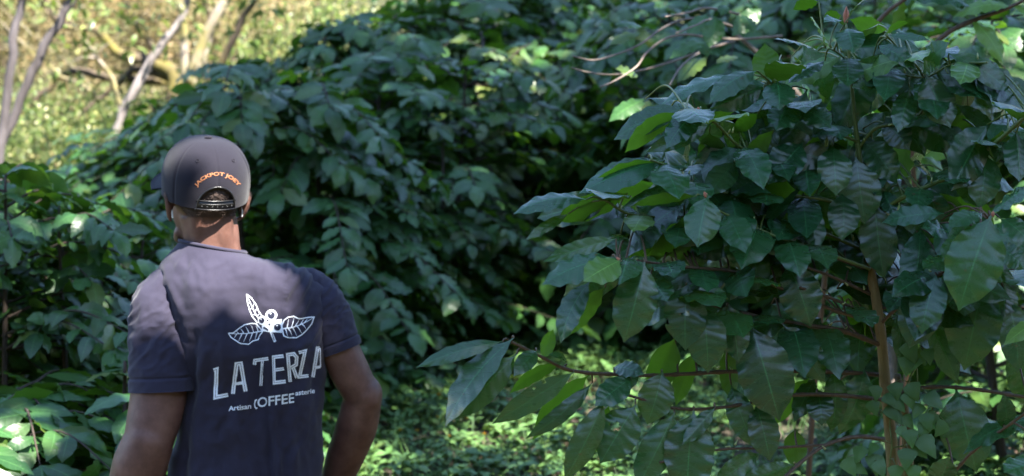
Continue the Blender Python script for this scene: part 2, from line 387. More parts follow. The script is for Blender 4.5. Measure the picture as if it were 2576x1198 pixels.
g = Geo(); add_tube(g, TPs[trunk_split:], TRs[trunk_split:] * 1.02, 10); gs = build('green_stem_top', g, M['twig_green'], tree, ORG)
# small second stem just behind the trunk at the bottom
g = Geo(); q0 = [S(3640, 2300, YT + .16), S(3632, 1905, YT + .14), S(3625, 1700, YT + .13), S(3590, 1500, YT + .10)]; add_tube(g, q0, np.array([30, 27, 22, 14]) / PXM, 10, step=.02)
build('second_stem', g, M['bark_dark'], tree, ORG)

BR = [  # (points in photograph pixels from the trunk outward, depth at start, at tip, width start, tip, green?)
 ([(3468, 900), (3575, 812), (3711, 746), (3820, 692), (3934, 611), (4096, 472), (4200, 380)], 4.12, 3.80, 18, 16, 1),
 ([(3523, 1381), (3359, 1321), (3250, 1305), (3044, 1268), (2900, 1235), (2740, 1180)], 4.12, 3.86, 20, 12, 0),
 ([(3540, 1500), (3298, 1487), (3166, 1485), (2888, 1488), (2750, 1496), (2600, 1502), (2448, 1497), (2350, 1492), (2260, 1475), (2160, 1425), (2045, 1368)], 4.14, 3.72, 18, 11, 0),
 ([(3545, 1600), (3298, 1579), (3150, 1583), (3035, 1605), (2888, 1630), (2700, 1633), (2560, 1595), (2440, 1560)], 4.10, 3.82, 17, 9, 0),
 ([(3534, 1758), (3440, 1747), (3304, 1780), (3180, 1870), (3110, 1940)], 4.1, 3.9, 17, 13, 0),
 ([(3310, 1779), (3106, 1791), (2850, 1802), (2640, 1850)], 4.05, 3.85, 11, 8, 0),
 ([(3547, 1610), (3640, 1560), (3742, 1548), (3880, 1555), (4096, 1588), (4200, 1600)], 4.14, 4.0, 15, 13, 0),
 ([(3436, 590), (3500, 515), (3640, 485), (3700, 430), (3690, 300), (3600, 200), (3545, 140)], 4.12, 3.98, 13, 8, 1),
 ([(3432, 568), (3282, 499), (3188, 430), (3100, 350), (3060, 310)], 4.12, 3.95, 13, 8, 1),
 ([(3446, 740), (3250, 680), (3060, 620), (2965, 591), (2862, 494), (2800, 452), (2740, 440)], 4.12, 3.84, 15, 9, 1),
 ([(3478, 1075), (3300, 1012), (3117, 952), (2944, 877), (2850, 825), (2815, 790)], 4.10, 3.82, 14, 9, 1),
 ([(3458, 850), (3300, 800), (3100, 780), (2900, 770), (2775, 735), (2656, 660), (2600, 640)], 4.12, 3.84, 14, 9, 1),
 ([(3500, 1290), (3350, 1246), (3171, 1175), (3050, 1122), (2910, 1082), (2800, 1074), (2683, 1061), (2560, 1045), (2470, 1036)], 4.10, 3.74, 15, 9, 0),
 ([(3461, 1077), (3261, 1001), (3150, 960)], 4.12, 4.0, 13, 9, 0),
 ([(3478, 1175), (3310, 1100), (3200, 1060)], 4.12, 3.98, 13, 10, 0),
 ([(3490, 1275), (3358, 1207), (3200, 1150)], 4.10, 3.95, 14, 10, 0),
 ([(3523, 1295), (3560, 1258), (3700, 1150), (3820, 1040), (3960, 870)], 4.12, 3.72, 13, 10, 0),
 ([(3400, 300), (3500, 260), (3620, 300), (3700, 310), (3800, 260), (3950, 250)], 4.12, 3.95, 9, 7, 1),
 ([(3455, 1000), (3200, 900), (2900, 860), (2640, 870), (2500, 850), (2420, 800)], 4.16, 3.84, 14, 9, 1),
 ([(3396, 250), (3340, 205), (3300, 190)], 4.12, 4.05, 8, 6, 1),
 ([(3575, 1900), (3700, 1960), (3900, 1800), (4120, 1640)], 4.12, 3.70, 14, 10, 0),
 ([(3510, 1240), (3700, 1190), (3900, 1120), (4120, 1060)], 4.14, 3.98, 13, 9, 0),
]
br_geo = []; br_pts = []; br_fol = []
for (pts, y0, y1, w0, w1, gr) in BR:
    n = len(pts); u = np.r_[0, np.cumsum(np.hypot(*np.diff(np.array(pts, float), axis=0).T))]; u /= u[-1]
    P = np.array([S(x, y, y0 + (y1 - y0) * a) for (x, y), a in zip(pts, u)]); rr = (w0 + (w1 - w0) * u) / PXM / 2
    Ps, Rs = resample(P, rr, .006)
    k = np.arange(len(Ps)) % 8; Rs = Rs * (1 + .28 * (k == 0) + .12 * ((k == 1) | (k == 7)))
    gg = Geo(); add_tube(gg, Ps, Rs, 8); br_geo.append(gg); br_pts.append(Ps); br_fol.append(Geo())
ALLP = np.concatenate(br_pts); ALLI = np.concatenate([np.full(len(p), i) for i, p in enumerate(br_pts)])
ALLX = project(ALLP)[:, :2] * 1.590062

# (crop, base x,y, tip x,y, width, flag, depth step in cm (negative is nearer), arch)
HL = [
 (1,1145,615,1112,325,335,'u',2),(1,900,560,360,788,165,'b',1),(1,1060,525,700,758,175,'b',-2),(1,1112,645,735,832,190,'k',0),(1,1112,655,680,930,95,'u',-1),
 (1,1210,598,1255,812,268,'n',-5),(1,1567,450,1280,612,125,'b',1),(0,3312,200,3240,66,88,'l',-4),(1,1515,375,1190,290,125,'b',2),(1,1520,12,1325,62,95,'u',3),
 (1,490,825,95,1133,150,'u',-1),(1,655,800,398,1095,190,'b',-3),(1,740,905,272,1168,140,'k',0),(1,1330,740,1185,957,235,'n',-2),(0,3188,432,3336,507,112,'n',-3),
 (0,3095,520,2954,694,78,'u',-2),(1,1070,840,890,978,120,'u',1),(0,3212,572,3077,742,140,'n',-5),(0,3215,592,3288,566,48,'u',-2),
 (0,3330,585,3337,784,168,'n',-6),(5,320,55,372,550,310,'n',-3),(5,215,320,243,672,240,'n',-1),(5,455,380,505,950,275,'b',0),(0,3452,565,3597,727,130,'k',2),
 (2,715,645,640,982,170,'n',-2),(2,835,552,992,950,340,'n',-5),(2,818,545,1014,322,175,'n',-3),(2,480,335,757,522,130,'k',0),(2,540,252,712,150,65,'u',1),
 (2,555,262,872,292,62,'n',0),(2,250,210,302,395,215,'n',-3),(2,235,200,60,160,100,'b',2),(2,270,130,430,-25,85,'n',0),(2,215,115,78,132,85,'u',2),
 (2,255,435,265,642,230,'n',-4),(2,498,560,284,640,150,'k',-1),(2,560,428,330,445,60,'d',0),(2,1005,395,1468,692,175,'n',-1),(2,1000,540,1400,792,115,'b',-2),
 (2,1130,520,1535,905,190,'b',1),(2,535,860,705,1112,200,'d',1),(2,920,905,1190,1195,170,'b',0),(2,1060,770,1372,980,110,'k',0),(2,1400,960,1370,1190,180,'u',2),
 (2,1010,860,1190,1040,190,'u',3),(0,4062,528,4085,728,115,'n',-2),(5,1272,22,1250,440,255,'n',0),(5,1070,190,1222,420,160,'n',1),(5,842,280,950,612,215,'d',0),
 (5,640,380,900,662,210,'d',1),(5,1315,485,1080,1185,400,'n',-8),(5,1310,470,1700,225,185,'b',-5),(5,1380,500,1660,765,200,'n',-6),(5,1255,470,980,568,130,'n',-4),
 (0,3722,1120,3633,1393,170,'k',-2),(0,3745,1102,3696,1338,132,'b',-4),(8,1250,-230,1120,425,385,'k',-3),(8,850,60,1072,515,180,'d',0),(8,1420,-110,1545,430,260,'k',0),
 (8,1680,40,1408,245,115,'l',-16),(8,1690,770,1088,1022,175,'b',-18),(8,1050,560,1150,1175,390,'d',2),(8,900,1280,1010,1060,380,'d',-4),(8,1690,1080,1418,1185,190,'b',-14),
 (8,380,400,250,912,245,'d',0),(8,150,420,150,880,190,'d',2),
 (4,702,342,622,717,300,'n',-6),(4,530,398,98,796,255,'b',-4),(4,900,90,718,350,200,'k',-1),(4,1142,180,870,352,170,'k',0),(4,1472,68,1128,602,125,'n',-2),
 (4,1567,190,1150,642,125,'u',-1),(4,900,540,932,887,290,'d',-1),(4,755,620,438,922,190,'d',1),(4,1365,640,1108,762,130,'d',0),(4,1008,438,842,548,95,'k',-2),
 (4,560,648,260,812,130,'u',0),(4,615,340,142,412,85,'u',-3),(4,565,250,68,408,105,'k',-1),(0,2727,682,2393,722,62,'u',-2),(0,2660,640,2318,777,125,'b',1),
 (3,1285,365,738,456,165,'b',-3),(3,1585,320,1065,552,190,'u',-1),(3,1150,470,828,668,80,'k',0),(3,1500,655,958,812,130,'k',1),(3,1515,802,956,1002,205,'n',-4),
 (0,2482,1042,2338,1130,120,'l',-7),(0,2578,1048,2512,1373,172,'k',-5),(0,2360,1125,2230,1369,95,'b',0),(0,2420,1150,2270,1340,85,'u',2),(4,285,935,385,1125,215,'k',-3),
 (0,2752,1130,2723,1400,190,'k',-4),(4,610,1052,832,1025,85,'k',-3),(7,660,-60,712,442,295,'d',-6),(7,850,-60,955,358,225,'d',-3),(7,1015,95,1200,797,405,'k',-4),
 (7,1245,85,1552,512,255,'d',-1),(7,455,185,285,622,225,'u',0),(7,600,290,455,682,150,'u',1),(7,838,255,880,632,150,'u',2),(7,365,430,268,822,310,'d',-2),
 (0,2542,1620,2398,1852,195,'d',-4),(7,455,730,190,1310,250,'d',-2),(7,595,720,490,1335,375,'d',-4),(7,752,690,508,972,120,'k',-6),(7,868,530,1010,1002,205,'k',0),
 (7,1048,665,1152,1088,230,'d',-2),(7,1087,1028,720,1245,165,'d',-1),(7,1330,1110,930,1250,150,'d',1),(7,1440,480,1195,832,160,'u',3),(7,1335,850,1330,1145,165,'u',3),
 (6,660,212,42,445,115,'n',-3),(6,742,185,262,858,205,'b',-4),(6,765,300,305,797,215,'k',-2),(6,908,280,738,468,135,'k',-3),(6,962,342,1020,120,110,'u',0),
 (6,1085,375,708,592,105,'u',0),(6,1182,435,568,787,175,'d',-1),(6,1292,458,848,908,185,'u',1),(6,1315,515,895,990,125,'d',2),(6,1600,480,1338,692,195,'k',-4),
 (6,1402,640,1125,1240,205,'k',-3),(6,1440,675,1330,1040,110,'u',1),(6,1130,378,985,300,62,'k',1),(7,10,400,235,455,130,'k',2),(7,200,440,-60,640,130,'k',0),
 (5,900,300,1100,130,110,'u',6),(5,600,600,810,850,170,'b',4),(5,520,300,610,480,130,'d',3),(5,1420,960,1400,1240,240,'d',2),(5,1330,690,1600,860,170,'d',-1),
 (4,1440,400,1510,740,190,'k',1),(4,1290,830,1480,1300,330,'d',0),(4,1000,900,800,1150,130,'k',1),(4,650,100,560,210,110,'b',4),(4,60,620,0,760,170,'b',2),
 (8,1420,850,1380,600,150,'d',3),(8,620,-20,640,400,110,'d',5),(7,1480,480,1320,800,150,'k',4),(7,1500,560,1540,830,230,'d',3),(1,1230,940,1050,1130,160,'d',2),
]
NF = {'n': (0, -.72, .70), 'b': (0, -.42, .9), 'k': (0, -.92, .40), 'd': (0, -1., .08), 'u': (0.1, .75, .66), 'l': (0, -.62, .78)}
groups = {i: dict(P=[], A=[], N=[], L=[], W=[], T=[], mat=[]) for i in range(len(BR))}
def attach(i, B3, T3, wpx, flag, w_true=None):
    a = T3 - B3; L = float(np.linalg.norm(a)); ah = a / L
    N0 = np.array(NF[flag], float) + rng.normal(0, .10, 3); Nn = nrm(N0 - ah * N0.dot(ah)); b = np.cross(Nn, ah)
    if w_true is None:
        ip = math.hypot(b[0], b[2]); w_true = wpx / (8665.0 / B3[1]) / max(.72, ip)
    w_true = min(w_true, .53 * L + .012, .108)
    d = groups[i]; d['P'].append(B3); d['A'].append(ah); d['N'].append(Nn); d['L'].append(L); d['W'].append(w_true)
    d['T'].append((rng.uniform(.0, 1), {'u': .10, 'l': .35}.get(flag, max(0, rng.normal(.0, .05))), 1.6 if flag == 'u' else rng.uniform(0, .6)))
def twig(i, B3, k):
    p0 = ALLP[k]; d = np.linalg.norm(B3 - p0)
    if d > .008:
        mid = (p0 + B3) / 2 + np.array([0, .012, .10 * d]); add_tube(br_geo[i], [p0, mid, B3], [.0022, .0018, .0014], 5, step=.012)
HOLES = {(2752, 1130): [(2745, 1255, 13), (2672, 1290, 11)], (2542, 1620): [(2459, 1706, 19)], (1182, 435): [(2169, 1529, 9), (2117, 1541, 8), (2139, 1553, 8), (2033, 1604, 11)], (1015, 95): [(3060, 1480, 8)], (1310, 470): [(3930, 1000, 9)]}; HOLEQ = []
for (k, bx, by, tx, ty, wd, fl, dz) in [h[:8] for h in HL]:
    bX, bY = cs(k, bx, by); tX, tY = cs(k, tx, ty); wd = wd / CROP[k][2]
    d2 = np.hypot(ALLX[:, 0] - bX, ALLX[:, 1] - bY) + 60 * np.abs(ALLP[:, 1] - 3.95); kk = int(np.argmin(d2)); i = int(ALLI[kk])
    yb = ALLP[kk, 1] + dz / 100.0
    lpx = math.hypot(tX - bX, tY - bY) / PXM
    need = max(.0, .135 - lpx) if fl in 'nkbl' else max(0, .10 - lpx)
    yt = yb - min(.10, .015 + need * .7) if fl != 'u' else yb + min(.06, need * .5)
    B3 = S(bX, bY, yb); T3 = S(tX, tY, yt)
    if (bx, by) in HOLES: HOLEQ.append((i, len(groups[i]['P']), HOLES[(bx, by)]))
    twig(i, B3, kk); attach(i, B3, T3, wd, fl)
# foliage filling the inside of the tree
def inpoly(x, y, poly):
    c = False; n = len(poly)
    for a in range(n):
        x1, y1 = poly[a]; x2, y2 = poly[a - 1]
        if (y1 > y) != (y2 > y) and x < (x2 - x1) * (y - y1) / (y2 - y1) + x1: c = not c
    return c
SIL = [(2400, 760), (2560, 600), (2720, 420), (2980, 330), (3150, 250), (3300, 120), (3420, 60), (3560, 190), (3800, 190), (4100, 330), (4150, 1905), (3650, 1905), (3460, 1905), (3330, 1500), (3050, 1260), (2560, 1200), (2480, 1050), (2560, 900)]
GAPS = [[(2540, 1270), (2700, 1290), (2700, 1480), (2540, 1490)], [(2830, 1500), (3010, 1540), (3060, 1790), (2840, 1800)], [(3050, 1140), (3380, 1040), (3470, 1260), (3250, 1320)],
        [(3560, 1370), (3760, 1390), (3780, 1900), (3560, 1900)], [(3090, 1500), (3420, 1500), (3420, 1900), (3080, 1900)], [(3740, 1500), (4000, 1480), (3930, 1640), (3760, 1640)], [(2440, 820), (2560, 900), (2560, 1000), (2400, 960)]]
cnt = 0; tries = 0
while cnt < 260 and tries < 9000:
    tries += 1
    kk = int(rng.integers(len(ALLP))); i = int(ALLI[kk]); p = ALLP[kk]
    if ALLX[kk, 1] > 1450 and rng.random() < .8: continue
    L = rng.uniform(.11, .18); aa = rng.normal(0, 1, 3) * (1, .8, .5) + np.array([0, .15, -.55]); aa = nrm(aa)
    B3 = p + np.array([rng.normal(0, .03), rng.uniform(.06, .42), rng.normal(0, .03)]); T3 = B3 + aa * L
    m = project((B3 + T3) / 2)[0] * 1.590062; e = project(T3)[0] * 1.590062
    if not (inpoly(m[0], m[1], SIL) and inpoly(e[0], e[1], SIL)): continue
    if any(inpoly(m[0], m[1], q_) or inpoly(e[0], e[1], q_) for q_ in GAPS): continue
    twig(i, B3, kk); attach(i, B3, T3, 0, rng.choice(['n', 'k', 'd', 'b', 'u'], p=[.3, .3, .2, .1, .1]), L * rng.uniform(.40, .50)); cnt += 1
for i, (pts, y0, y1, w0, w1, gr) in enumerate(BR):
    P_ = br_pts[i]; n_ = len(P_)
    for k in range(int(n_ * .30), n_, 14):
        if project(P_[k])[0][1] * 1.59 > 1330: continue
        T_ = nrm(P_[min(k + 3, n_ - 1)] - P_[k - 3]); sd_ = nrm(np.cross(T_, [0, 0, 1.0]))
        for sg in (-1, 1):
            ax = nrm(T_ * rng.uniform(.3, .8) + sd_ * sg * rng.uniform(.5, 1) + np.array([0, -.1, -rng.uniform(.1, .8)])); L = rng.uniform(.11, .165); B3 = P_[k] + [0, .012, .002]; T3 = B3 + ax * L
            m = project((B3 + T3) / 2)[0] * 1.590062
            if any(inpoly(m[0], m[1], q_) for q_ in GAPS[:4]): continue
            attach(i, B3, T3, 0, 'l' if k > n_ - 20 and gr and rng.random() < .3 else rng.choice(['n', 'b', 'k'], p=[.45, .3, .25]), L * rng.uniform(.42, .52))
buds = Geo(); tips = Geo()
br_yng_lit = [Geo() for _ in BR]
for i, d in groups.items():
    ysel = [k for k, t_ in enumerate(d['T']) if t_[1] >= .35]  # young leaves, plus sunlit ones whose sun is put into a paler colour
    if ysel:
        pick = lambda key: np.array([d[key][k] for k in ysel])
        leaves(br_yng_lit[i], pick('P'), pick('A'), pick('N'), pick('L'), pick('W'), 22, 10, arch=.06, droop=0.0, wave=.05, quilt=.02, fold=-.1, tint=np.array([(rng.uniform(.3, 1), 0, .4) for _ in ysel]))
        for k in ysel: d['L'][k] = .004; d['W'][k] = .002
for i, d in groups.items():
    if d['P']:
        leaves(br_fol[i], d['P'], d['A'], d['N'], np.array(d['L']), np.array(d['W']), 26, 10, arch=rng.uniform(.03, .13, len(d['P'])), droop=0.0, wave=rng.uniform(.025, .06, len(d['P'])), quilt=.017,
               fold=rng.uniform(-.25, .10, len(d['P'])), bend=rng.normal(0, .05, len(d['P'])), tint=np.array(d['T']))
for (i, idx, hs) in HOLEQ:                          # insect holes eaten through a few leaves
    v_ = br_fol[i].v[0]; q_ = br_fol[i].q[0]; nq = 26 * 10; blk = q_[idx * nq:(idx + 1) * nq]; c_ = project(v_[blk].mean(1))[:, :2] * 1.590062; kill = np.zeros(nq, bool)
    for (hx, hy, hr) in hs: kill |= np.hypot(c_[:, 0] - hx, c_[:, 1] - hy) < hr
    br_fol[i].q[0] = q_; keepq = np.ones(len(q_), bool); keepq[idx * nq:(idx + 1) * nq] = ~kill; br_fol[i].holes = getattr(br_fol[i], 'holes', np.ones(len(q_), bool)) & keepq
for f_ in br_fol:
    if hasattr(f_, 'holes'): f_.q[0] = f_.q[0][f_.holes]
# flower buds at the nodes
def node_buds(gg, P, n):
    for _ in range(n):
        p = P[int(rng.integers(4, len(P) - 1))]
        for _k in range(1):
            q_ = p + rng.normal(0, .005, 3) + np.array([0, -.004, .004]); add_tube(gg, [q_, q_ + nrm(rng.normal(0, 1, 3) + [0, -.3, 1]) * rng.uniform(.007, .012)], [.0022, .0010], 6)
for i, (pts, y0, y1, w0, w1, gr) in enumerate(BR):
    b_ = build('branch', br_geo[i], M['twig_green'] if gr else M['twig_brown'], tree, ORG)
    if br_yng_lit[i].n: build('young_and_sunlit_foliage', br_yng_lit[i], M['leaf_young_lit'], b_)
    if br_fol[i].n: build('foliage', br_fol[i], M['leaf_near'], b_, (0, 0, 0)).location = (0, 0, 0)
    for _ in range(3): gb = Geo(); node_buds(gb, br_pts[i], 1); build('flower_bud', gb, M['flowerbud'], b_)
# reddish leaf buds at shoot tips (children coordinates are relative to the tree)
def shoot(x, y, dy, h, wpx, Y, lean, mat):
    gg = Geo(); p0 = S(x, y, Y); p1 = S(x + lean, y - h, Y)
    for sgn in (-1, 1):
        add_tube(gg, [p0 + [sgn * .001, 0, 0], (p0 + p1) / 2 + [sgn * wpx / PXM * .28, 0, 0], p1], np.array([.25, .33, .05]) * wpx / PXM, 8, step=.003)
    return build('shoot_bud', gg, mat, tree, ORG)
shoot(3383, 92, 0, 66, 21, YT, 3, M['bud']); shoot(3305, 588, 0, 42, 16, 4.0, 2, M['twig_green']); shoot(2828, 792, 0, 26, 14, 3.78, -12, M['bud'])
shoot(3969, 868, 0, 24, 13, 3.66, 4, M['bud']); shoot(2482, 1046, 0, 18, 12, 3.68, -16, M['bud']); shoot(2795, 445, 0, 18, 10, 3.82, -3, M['bud'])
# fix: sub-part meshes were built in world coordinates, bring them into the tree's frame
for ch in tree.children:
    for gc in ch.children:
        gc.data.transform(__import__('mathutils').Matrix.Translation(tuple(-ORG)))

# ------------------------------------------------------------------ climbing weed with heart leaves at the trunk foot
vine_org = np.array([ORG[0] + .06, YT - .03, float(ground_z(ORG[0] + .06, YT))])
vine = thing('climbing_weed', vine_org, 'light green climbing weed with small heart shaped leaves twining on the brown trunk', 'weed')
vg = Geo(); vl = Geo()
VH = [(8,612,575,1),(8,715,640,1),(8,620,660,1.2),(8,585,735,1),(8,625,760,1),(8,445,700,.9),(8,465,590,.9),(8,740,580,1.1),(8,890,650,1.2),(8,720,290,1.2),(8,690,390,1.1),(8,780,330,1),(8,740,380,1),
      (8,840,800,1),(8,935,850,1),(8,815,860,1),(8,845,980,1.4),(8,700,800,.9),(8,690,1070,1.2),(8,345,1040,1),(8,275,1130,1.1),(8,455,1110,1.2),(8,350,1150,.9),(8,500,1140,1),(8,870,780,.9),(8,770,720,.9),(8,560,640,.8),(8,850,320,.9),(8,660,880,.8),(8,720,920,1),(8,790,1010,1),(8,440,1000,.8),(8,610,1180,1),(8,740,1180,1)]
heart = (np.array([0, .04, .12, .25, .4, .6, .8, .93, 1]), np.array([.35, .85, 1.0, .98, .85, .6, .32, .12, .01]))
stems = [[(8,590,1300),(8,565,1100),(8,580,985),(8,568,780),(8,600,680),(8,660,600),(8,720,460),(8,758,400)], [(8,590,990),(8,700,965),(8,800,900),(8,850,780),(8,890,660)], [(8,330,1300),(8,345,1170),(8,350,1060)], [(8,480,1250),(8,455,1120)], [(8,640,1300),(8,690,1090),(8,840,990)], [(8,765,560),(8,765,430),(8,720,290)], [(8,568,780),(8,500,720),(8,450,690),(8,465,600)]]
sp_ = []
for st in stems:
    P = np.array([S(*cs(*p), YT - .035 + .01 * math.sin(3 * q_)) for q_, p in enumerate(st)]); add_tube(vg, P, .0016, 6, step=.01); sp_.append(resample(P, np.ones(len(P)), .01)[0])
sp_ = np.concatenate(sp_)
for (k, x, y, s_) in VH:
    c = S(*cs(k, x, y), YT - .05 - rng.uniform(0, .03)); ax = nrm(np.array([rng.normal(.1, .5), -.25, -.9])); L = .036 * s_
    B3 = c - ax * L * .45; kk = int(np.argmin(np.linalg.norm(sp_ - B3, axis=1)))
    add_tube(vg, [sp_[kk], (sp_[kk] + B3) / 2 + [0, 0, .006], B3], .0009, 5)
    leaves(vl, [B3], [ax], [(rng.normal(0, .3), -.75, .6)], L, L * .86, 8, 6, arch=.05, droop=.05, wave=.03, fold=-.1, prof=heart)
build('stem', vg, M['twig_green'], vine, vine_org); build('foliage', vl, M['leaf_vine'], vine, vine_org)
# ------------------------------------------------------------------ coffee hedge
def bush_geo(seed, H=1.9, Rr=.78, nst=3, nbr=58, leafL=.155, sag=.35, nL=9, yel=-.12):
    global rng
    keep = rng; rng = np.random.default_rng(seed)
    st = Geo(); fo = Geo(); P = []; A = []; N = []; L = []
    for s_ in range(nst):
        a0 = s_ * 6.28 / nst + rng.uniform(0, 1); lean = rng.uniform(.08, .30)
        tip = np.array([math.cos(a0) * lean, math.sin(a0) * lean, H * rng.uniform(.82, 1)])
        b0 = np.array([math.cos(a0) * .05, math.sin(a0) * .05, -.1]); mid = (b0 + tip) / 2 + np.array([math.cos(a0), math.sin(a0), 0]) * .06
        sp, sr = resample([b0, mid, tip], [.020, .014, .005], .05); add_tube(st, sp, sr, 7)
        for k in range(nbr // nst):
            u = rng.uniform(.05, .99) ** .65; o_ = sp[min(len(sp) - 1, int(u * len(sp)))]
            az_ = rng.uniform(0, 6.28); le = Rr * rng.uniform(.55, 1.05) * (1.05 - .62 * u ** 2.2); d = np.array([math.cos(az_), math.sin(az_), 0])
            rise = rng.uniform(.05, .45) * (.3 + u)
            q1 = o_ + d * le * .5 + [0, 0, rise * le * .5]; q2 = o_ + d * le + [0, 0, rise * le * .6 - sag * le]
            bp, brd = resample([o_, q1, q2], [.0055, .004, .002], .03); add_tube(st, bp, brd, 5)
            side = np.cross(d, [0, 0, 1.0]); n_ = len(bp)
            for m in range(int(n_ * .22), n_, 2):
                T = nrm(bp[min(m + 1, n_ - 1)] - bp[m - 1])
                for sg in (-1, 1):
                    if rng.random() < .08: continue
                    ax = T * rng.uniform(.25, .8) + side * sg * rng.uniform(.6, 1) + np.array([0, 0, -rng.uniform(-.1, .55)])
                    P.append(bp[m]); A.append(ax); N.append(np.array([0, 0, 1.0]) + d * .55 + rng.normal(0, .38, 3)); L.append(leafL * rng.uniform(.5, 1.2))
            P.append(bp[-1]); A.append(nrm(bp[-1] - bp[-2]) + [0, 0, -.3]); N.append([0, 0, 1.0]); L.append(leafL)
        for k in range(6):
            az_ = k * 1.05 + rng.uniform(0, .5); P.append(tip - [0, 0, .03 * (k // 2)]); A.append([math.cos(az_), math.sin(az_), rng.uniform(-.2, .5)]); N.append(np.array([0, 0, 1.0]) + rng.normal(0, .2, 3)); L.append(leafL * .9)
    n = len(P); L = np.array(L)
    ti = np.stack([rng.uniform(0, 1, n), np.where(rng.uniform(0, 1, n) < .05, rng.uniform(.25, .5, n), np.clip(rng.normal(yel, .16, n), 0, .7)), rng.uniform(0, 1, n)], 1)
    leaves(fo, np.array(P), np.array(A), np.array(N), L, L * rng.uniform(.43, .56, n), nL, 4, arch=rng.uniform(0, .12, n), droop=rng.uniform(.0, .35, n), wave=rng.uniform(.04, .11, n), fold=rng.uniform(-.2, .2, n), quilt=.0, tint=ti)
    rng = keep
    return st, fo
PROTO = []
for k, (h, r_, nb, ll, sg) in enumerate([(1.9, .80, 112, .130, .25), (1.9, .74, 104, .122, .35), (1.9, .95, 120, .140, .40), (1.9, .85, 108, .128, .15), (1.9, .85, 108, .128, .35)]):
    a, b_ = bush_geo(100 + k, h, r_, 3, nb, ll, sg, yel=.25 if k == 4 else -.12); PROTO.append((mesh_data('coffee_stems', a, M['hedge_stem']), mesh_data('coffee_foliage', b_, M['leaf_mid'])))  # last prototype: yellower leaf tint stands in for sunlight on the bush
def put_bush(px, Y, top, label, kind=None, wide=1.0, group='coffee bushes of the hedge', k=None, base=None):
    x = (px - 1288) / F * Y; z = float(ground_z(x, Y)) - .03
    H = CZ + ((599 - top) / F + math.tan(PITCH)) * Y - z
    s_ = max(.35, H / 1.93); k = int(rng.integers(4)) if k is None else k
    r = thing('coffee_bush', (x, Y, z), label, 'bush', group, rng.uniform(0, 6.28)); r.scale = (s_ ** .6 * wide, s_ ** .6 * wide, s_)
    a = link('stems', PROTO[k][0], r); f = link('foliage', PROTO[k][1], r)
    return r
BUSH = [
 (715, 8.3, 128, 'broad bluish coffee bush rising right behind the cap', 2, 1.1), (870, 8.4, 455, 'low coffee bush just right of the bare neck', 0, 1.0),
 (1010, 9.2, 40, 'coffee bush with a red berry spot above the broad bluish bush', 3, 1.1), (1150, 9.5, 430, 'low coffee bush with upright green shoots at the far edge of the weeds', 1, .9),
 (1270, 10.3, -10, 'coffee bush with leaves tinted yellow green as if sunlit at top middle', 4, 1.15), (1480, 12.1, -60, 'coffee bush on top of the dark earth bank behind the bare twigs', 2, 1.0),
 (1800, 9.6, -30, 'coffee bush with drooping bare twigs behind the big tree', 2, 1.15), (2060, 9.7, -60, 'coffee bush hidden behind the top of the big tree', 1, 1.1),
 (2340, 8.4, -70, 'coffee bush with brown stems at upper right', 3, 1.0), (2590, 6.5, -40, 'coffee bush cut by the right edge of the photo', 0, 1.0),
 (1100, 10.8, -60, 'shaded coffee bush at top middle, behind the yellow green one', 3, 1.2), (880, 10.4, 20, 'coffee bush at the top edge beside the sunny thicket', 1, 1.1),
 (1320, 11.3, -90, 'dark coffee bush at the top edge left of the bare twigs', 0, 1.2), (1720, 11.0, -80, 'dark coffee bush at the top edge above the bare twigs', 3, 1.2),
 (2020, 10.6, -80, 'dark coffee bush in the rear row behind the reddish bud', 0, 1.2), (2380, 10.2, -80, 'dark coffee bush in the rear row at far upper right', 2, 1.2),
 (1200, 13.5, -140, 'tall dark bush in the last row at top middle', 3, 1.3), (1500, 13.6, -170, 'tall dark bush in the last row above the bare twigs', 0, 1.3), (1800, 13.2, -170, 'tall dark bush in the last row right of the bare twigs', 1, 1.3), (2120, 12.8, -170, 'tall dark bush in the last row above the reddish bud', 3, 1.3), (2480, 12.4, -170, 'tall dark bush in the last row at the upper right corner', 2, 1.3),
 (570, 9.6, 250, 'coffee bush half hidden by the left side of the cap', 0, 1.0), (395, 10.8, 285, 'sunlit coffee bush with white glints left of the cap', 3, 1.45),
 (330, 9.6, 340, 'coffee bush below the white glinting one, left of the cap brim', 1, 1.2), (170, 7.0, 455, 'coffee bush behind the bright one at the left edge', 0, .95), (470, 10.0, 215, 'coffee bush right behind the cap brim, under the leaning trunk', 1, 1.1), (640, 10.6, 110, 'coffee bush behind the left flank of the broad bluish bush', 3, 1.0), (55, 6.1, 335, 'bright coffee bush with one tall pale leaf at the left edge', 3, .85),
 (265, 6.8, 540, 'coffee bush between the left edge and the left shoulder', 2, .8), (120, 5.6, 850, 'low coffee bush at bottom left corner', 2, 1.25),
 (-70, 6.6, 380, 'coffee bush cut by the left edge of the photo', 0, .9), (430, 7.4, 640, 'dark coffee bush behind the left shoulder', 0, .9),
 (640, 7.2, 640, 'dark coffee bush hidden behind the upper back', 1, .9), (960, 8.8, 620, 'coffee bush touching the right sleeve from behind', 2, 1.0), (1030, 9.0, 330, 'coffee bush with big bluish leaves between the cap and the upright shoots', 1, 1.1),
 (760, 9.4, 350, 'coffee bush tucked between the cap and the broad bluish bush', 0, 1.0), (1340, 11.2, 330, 'thin coffee bush over the dark earth bank', 1, .8),
]
bushes = [put_bush(a, b_, c, d, k=e, wide=f_) for (a, b_, c, d, e, f_) in BUSH]

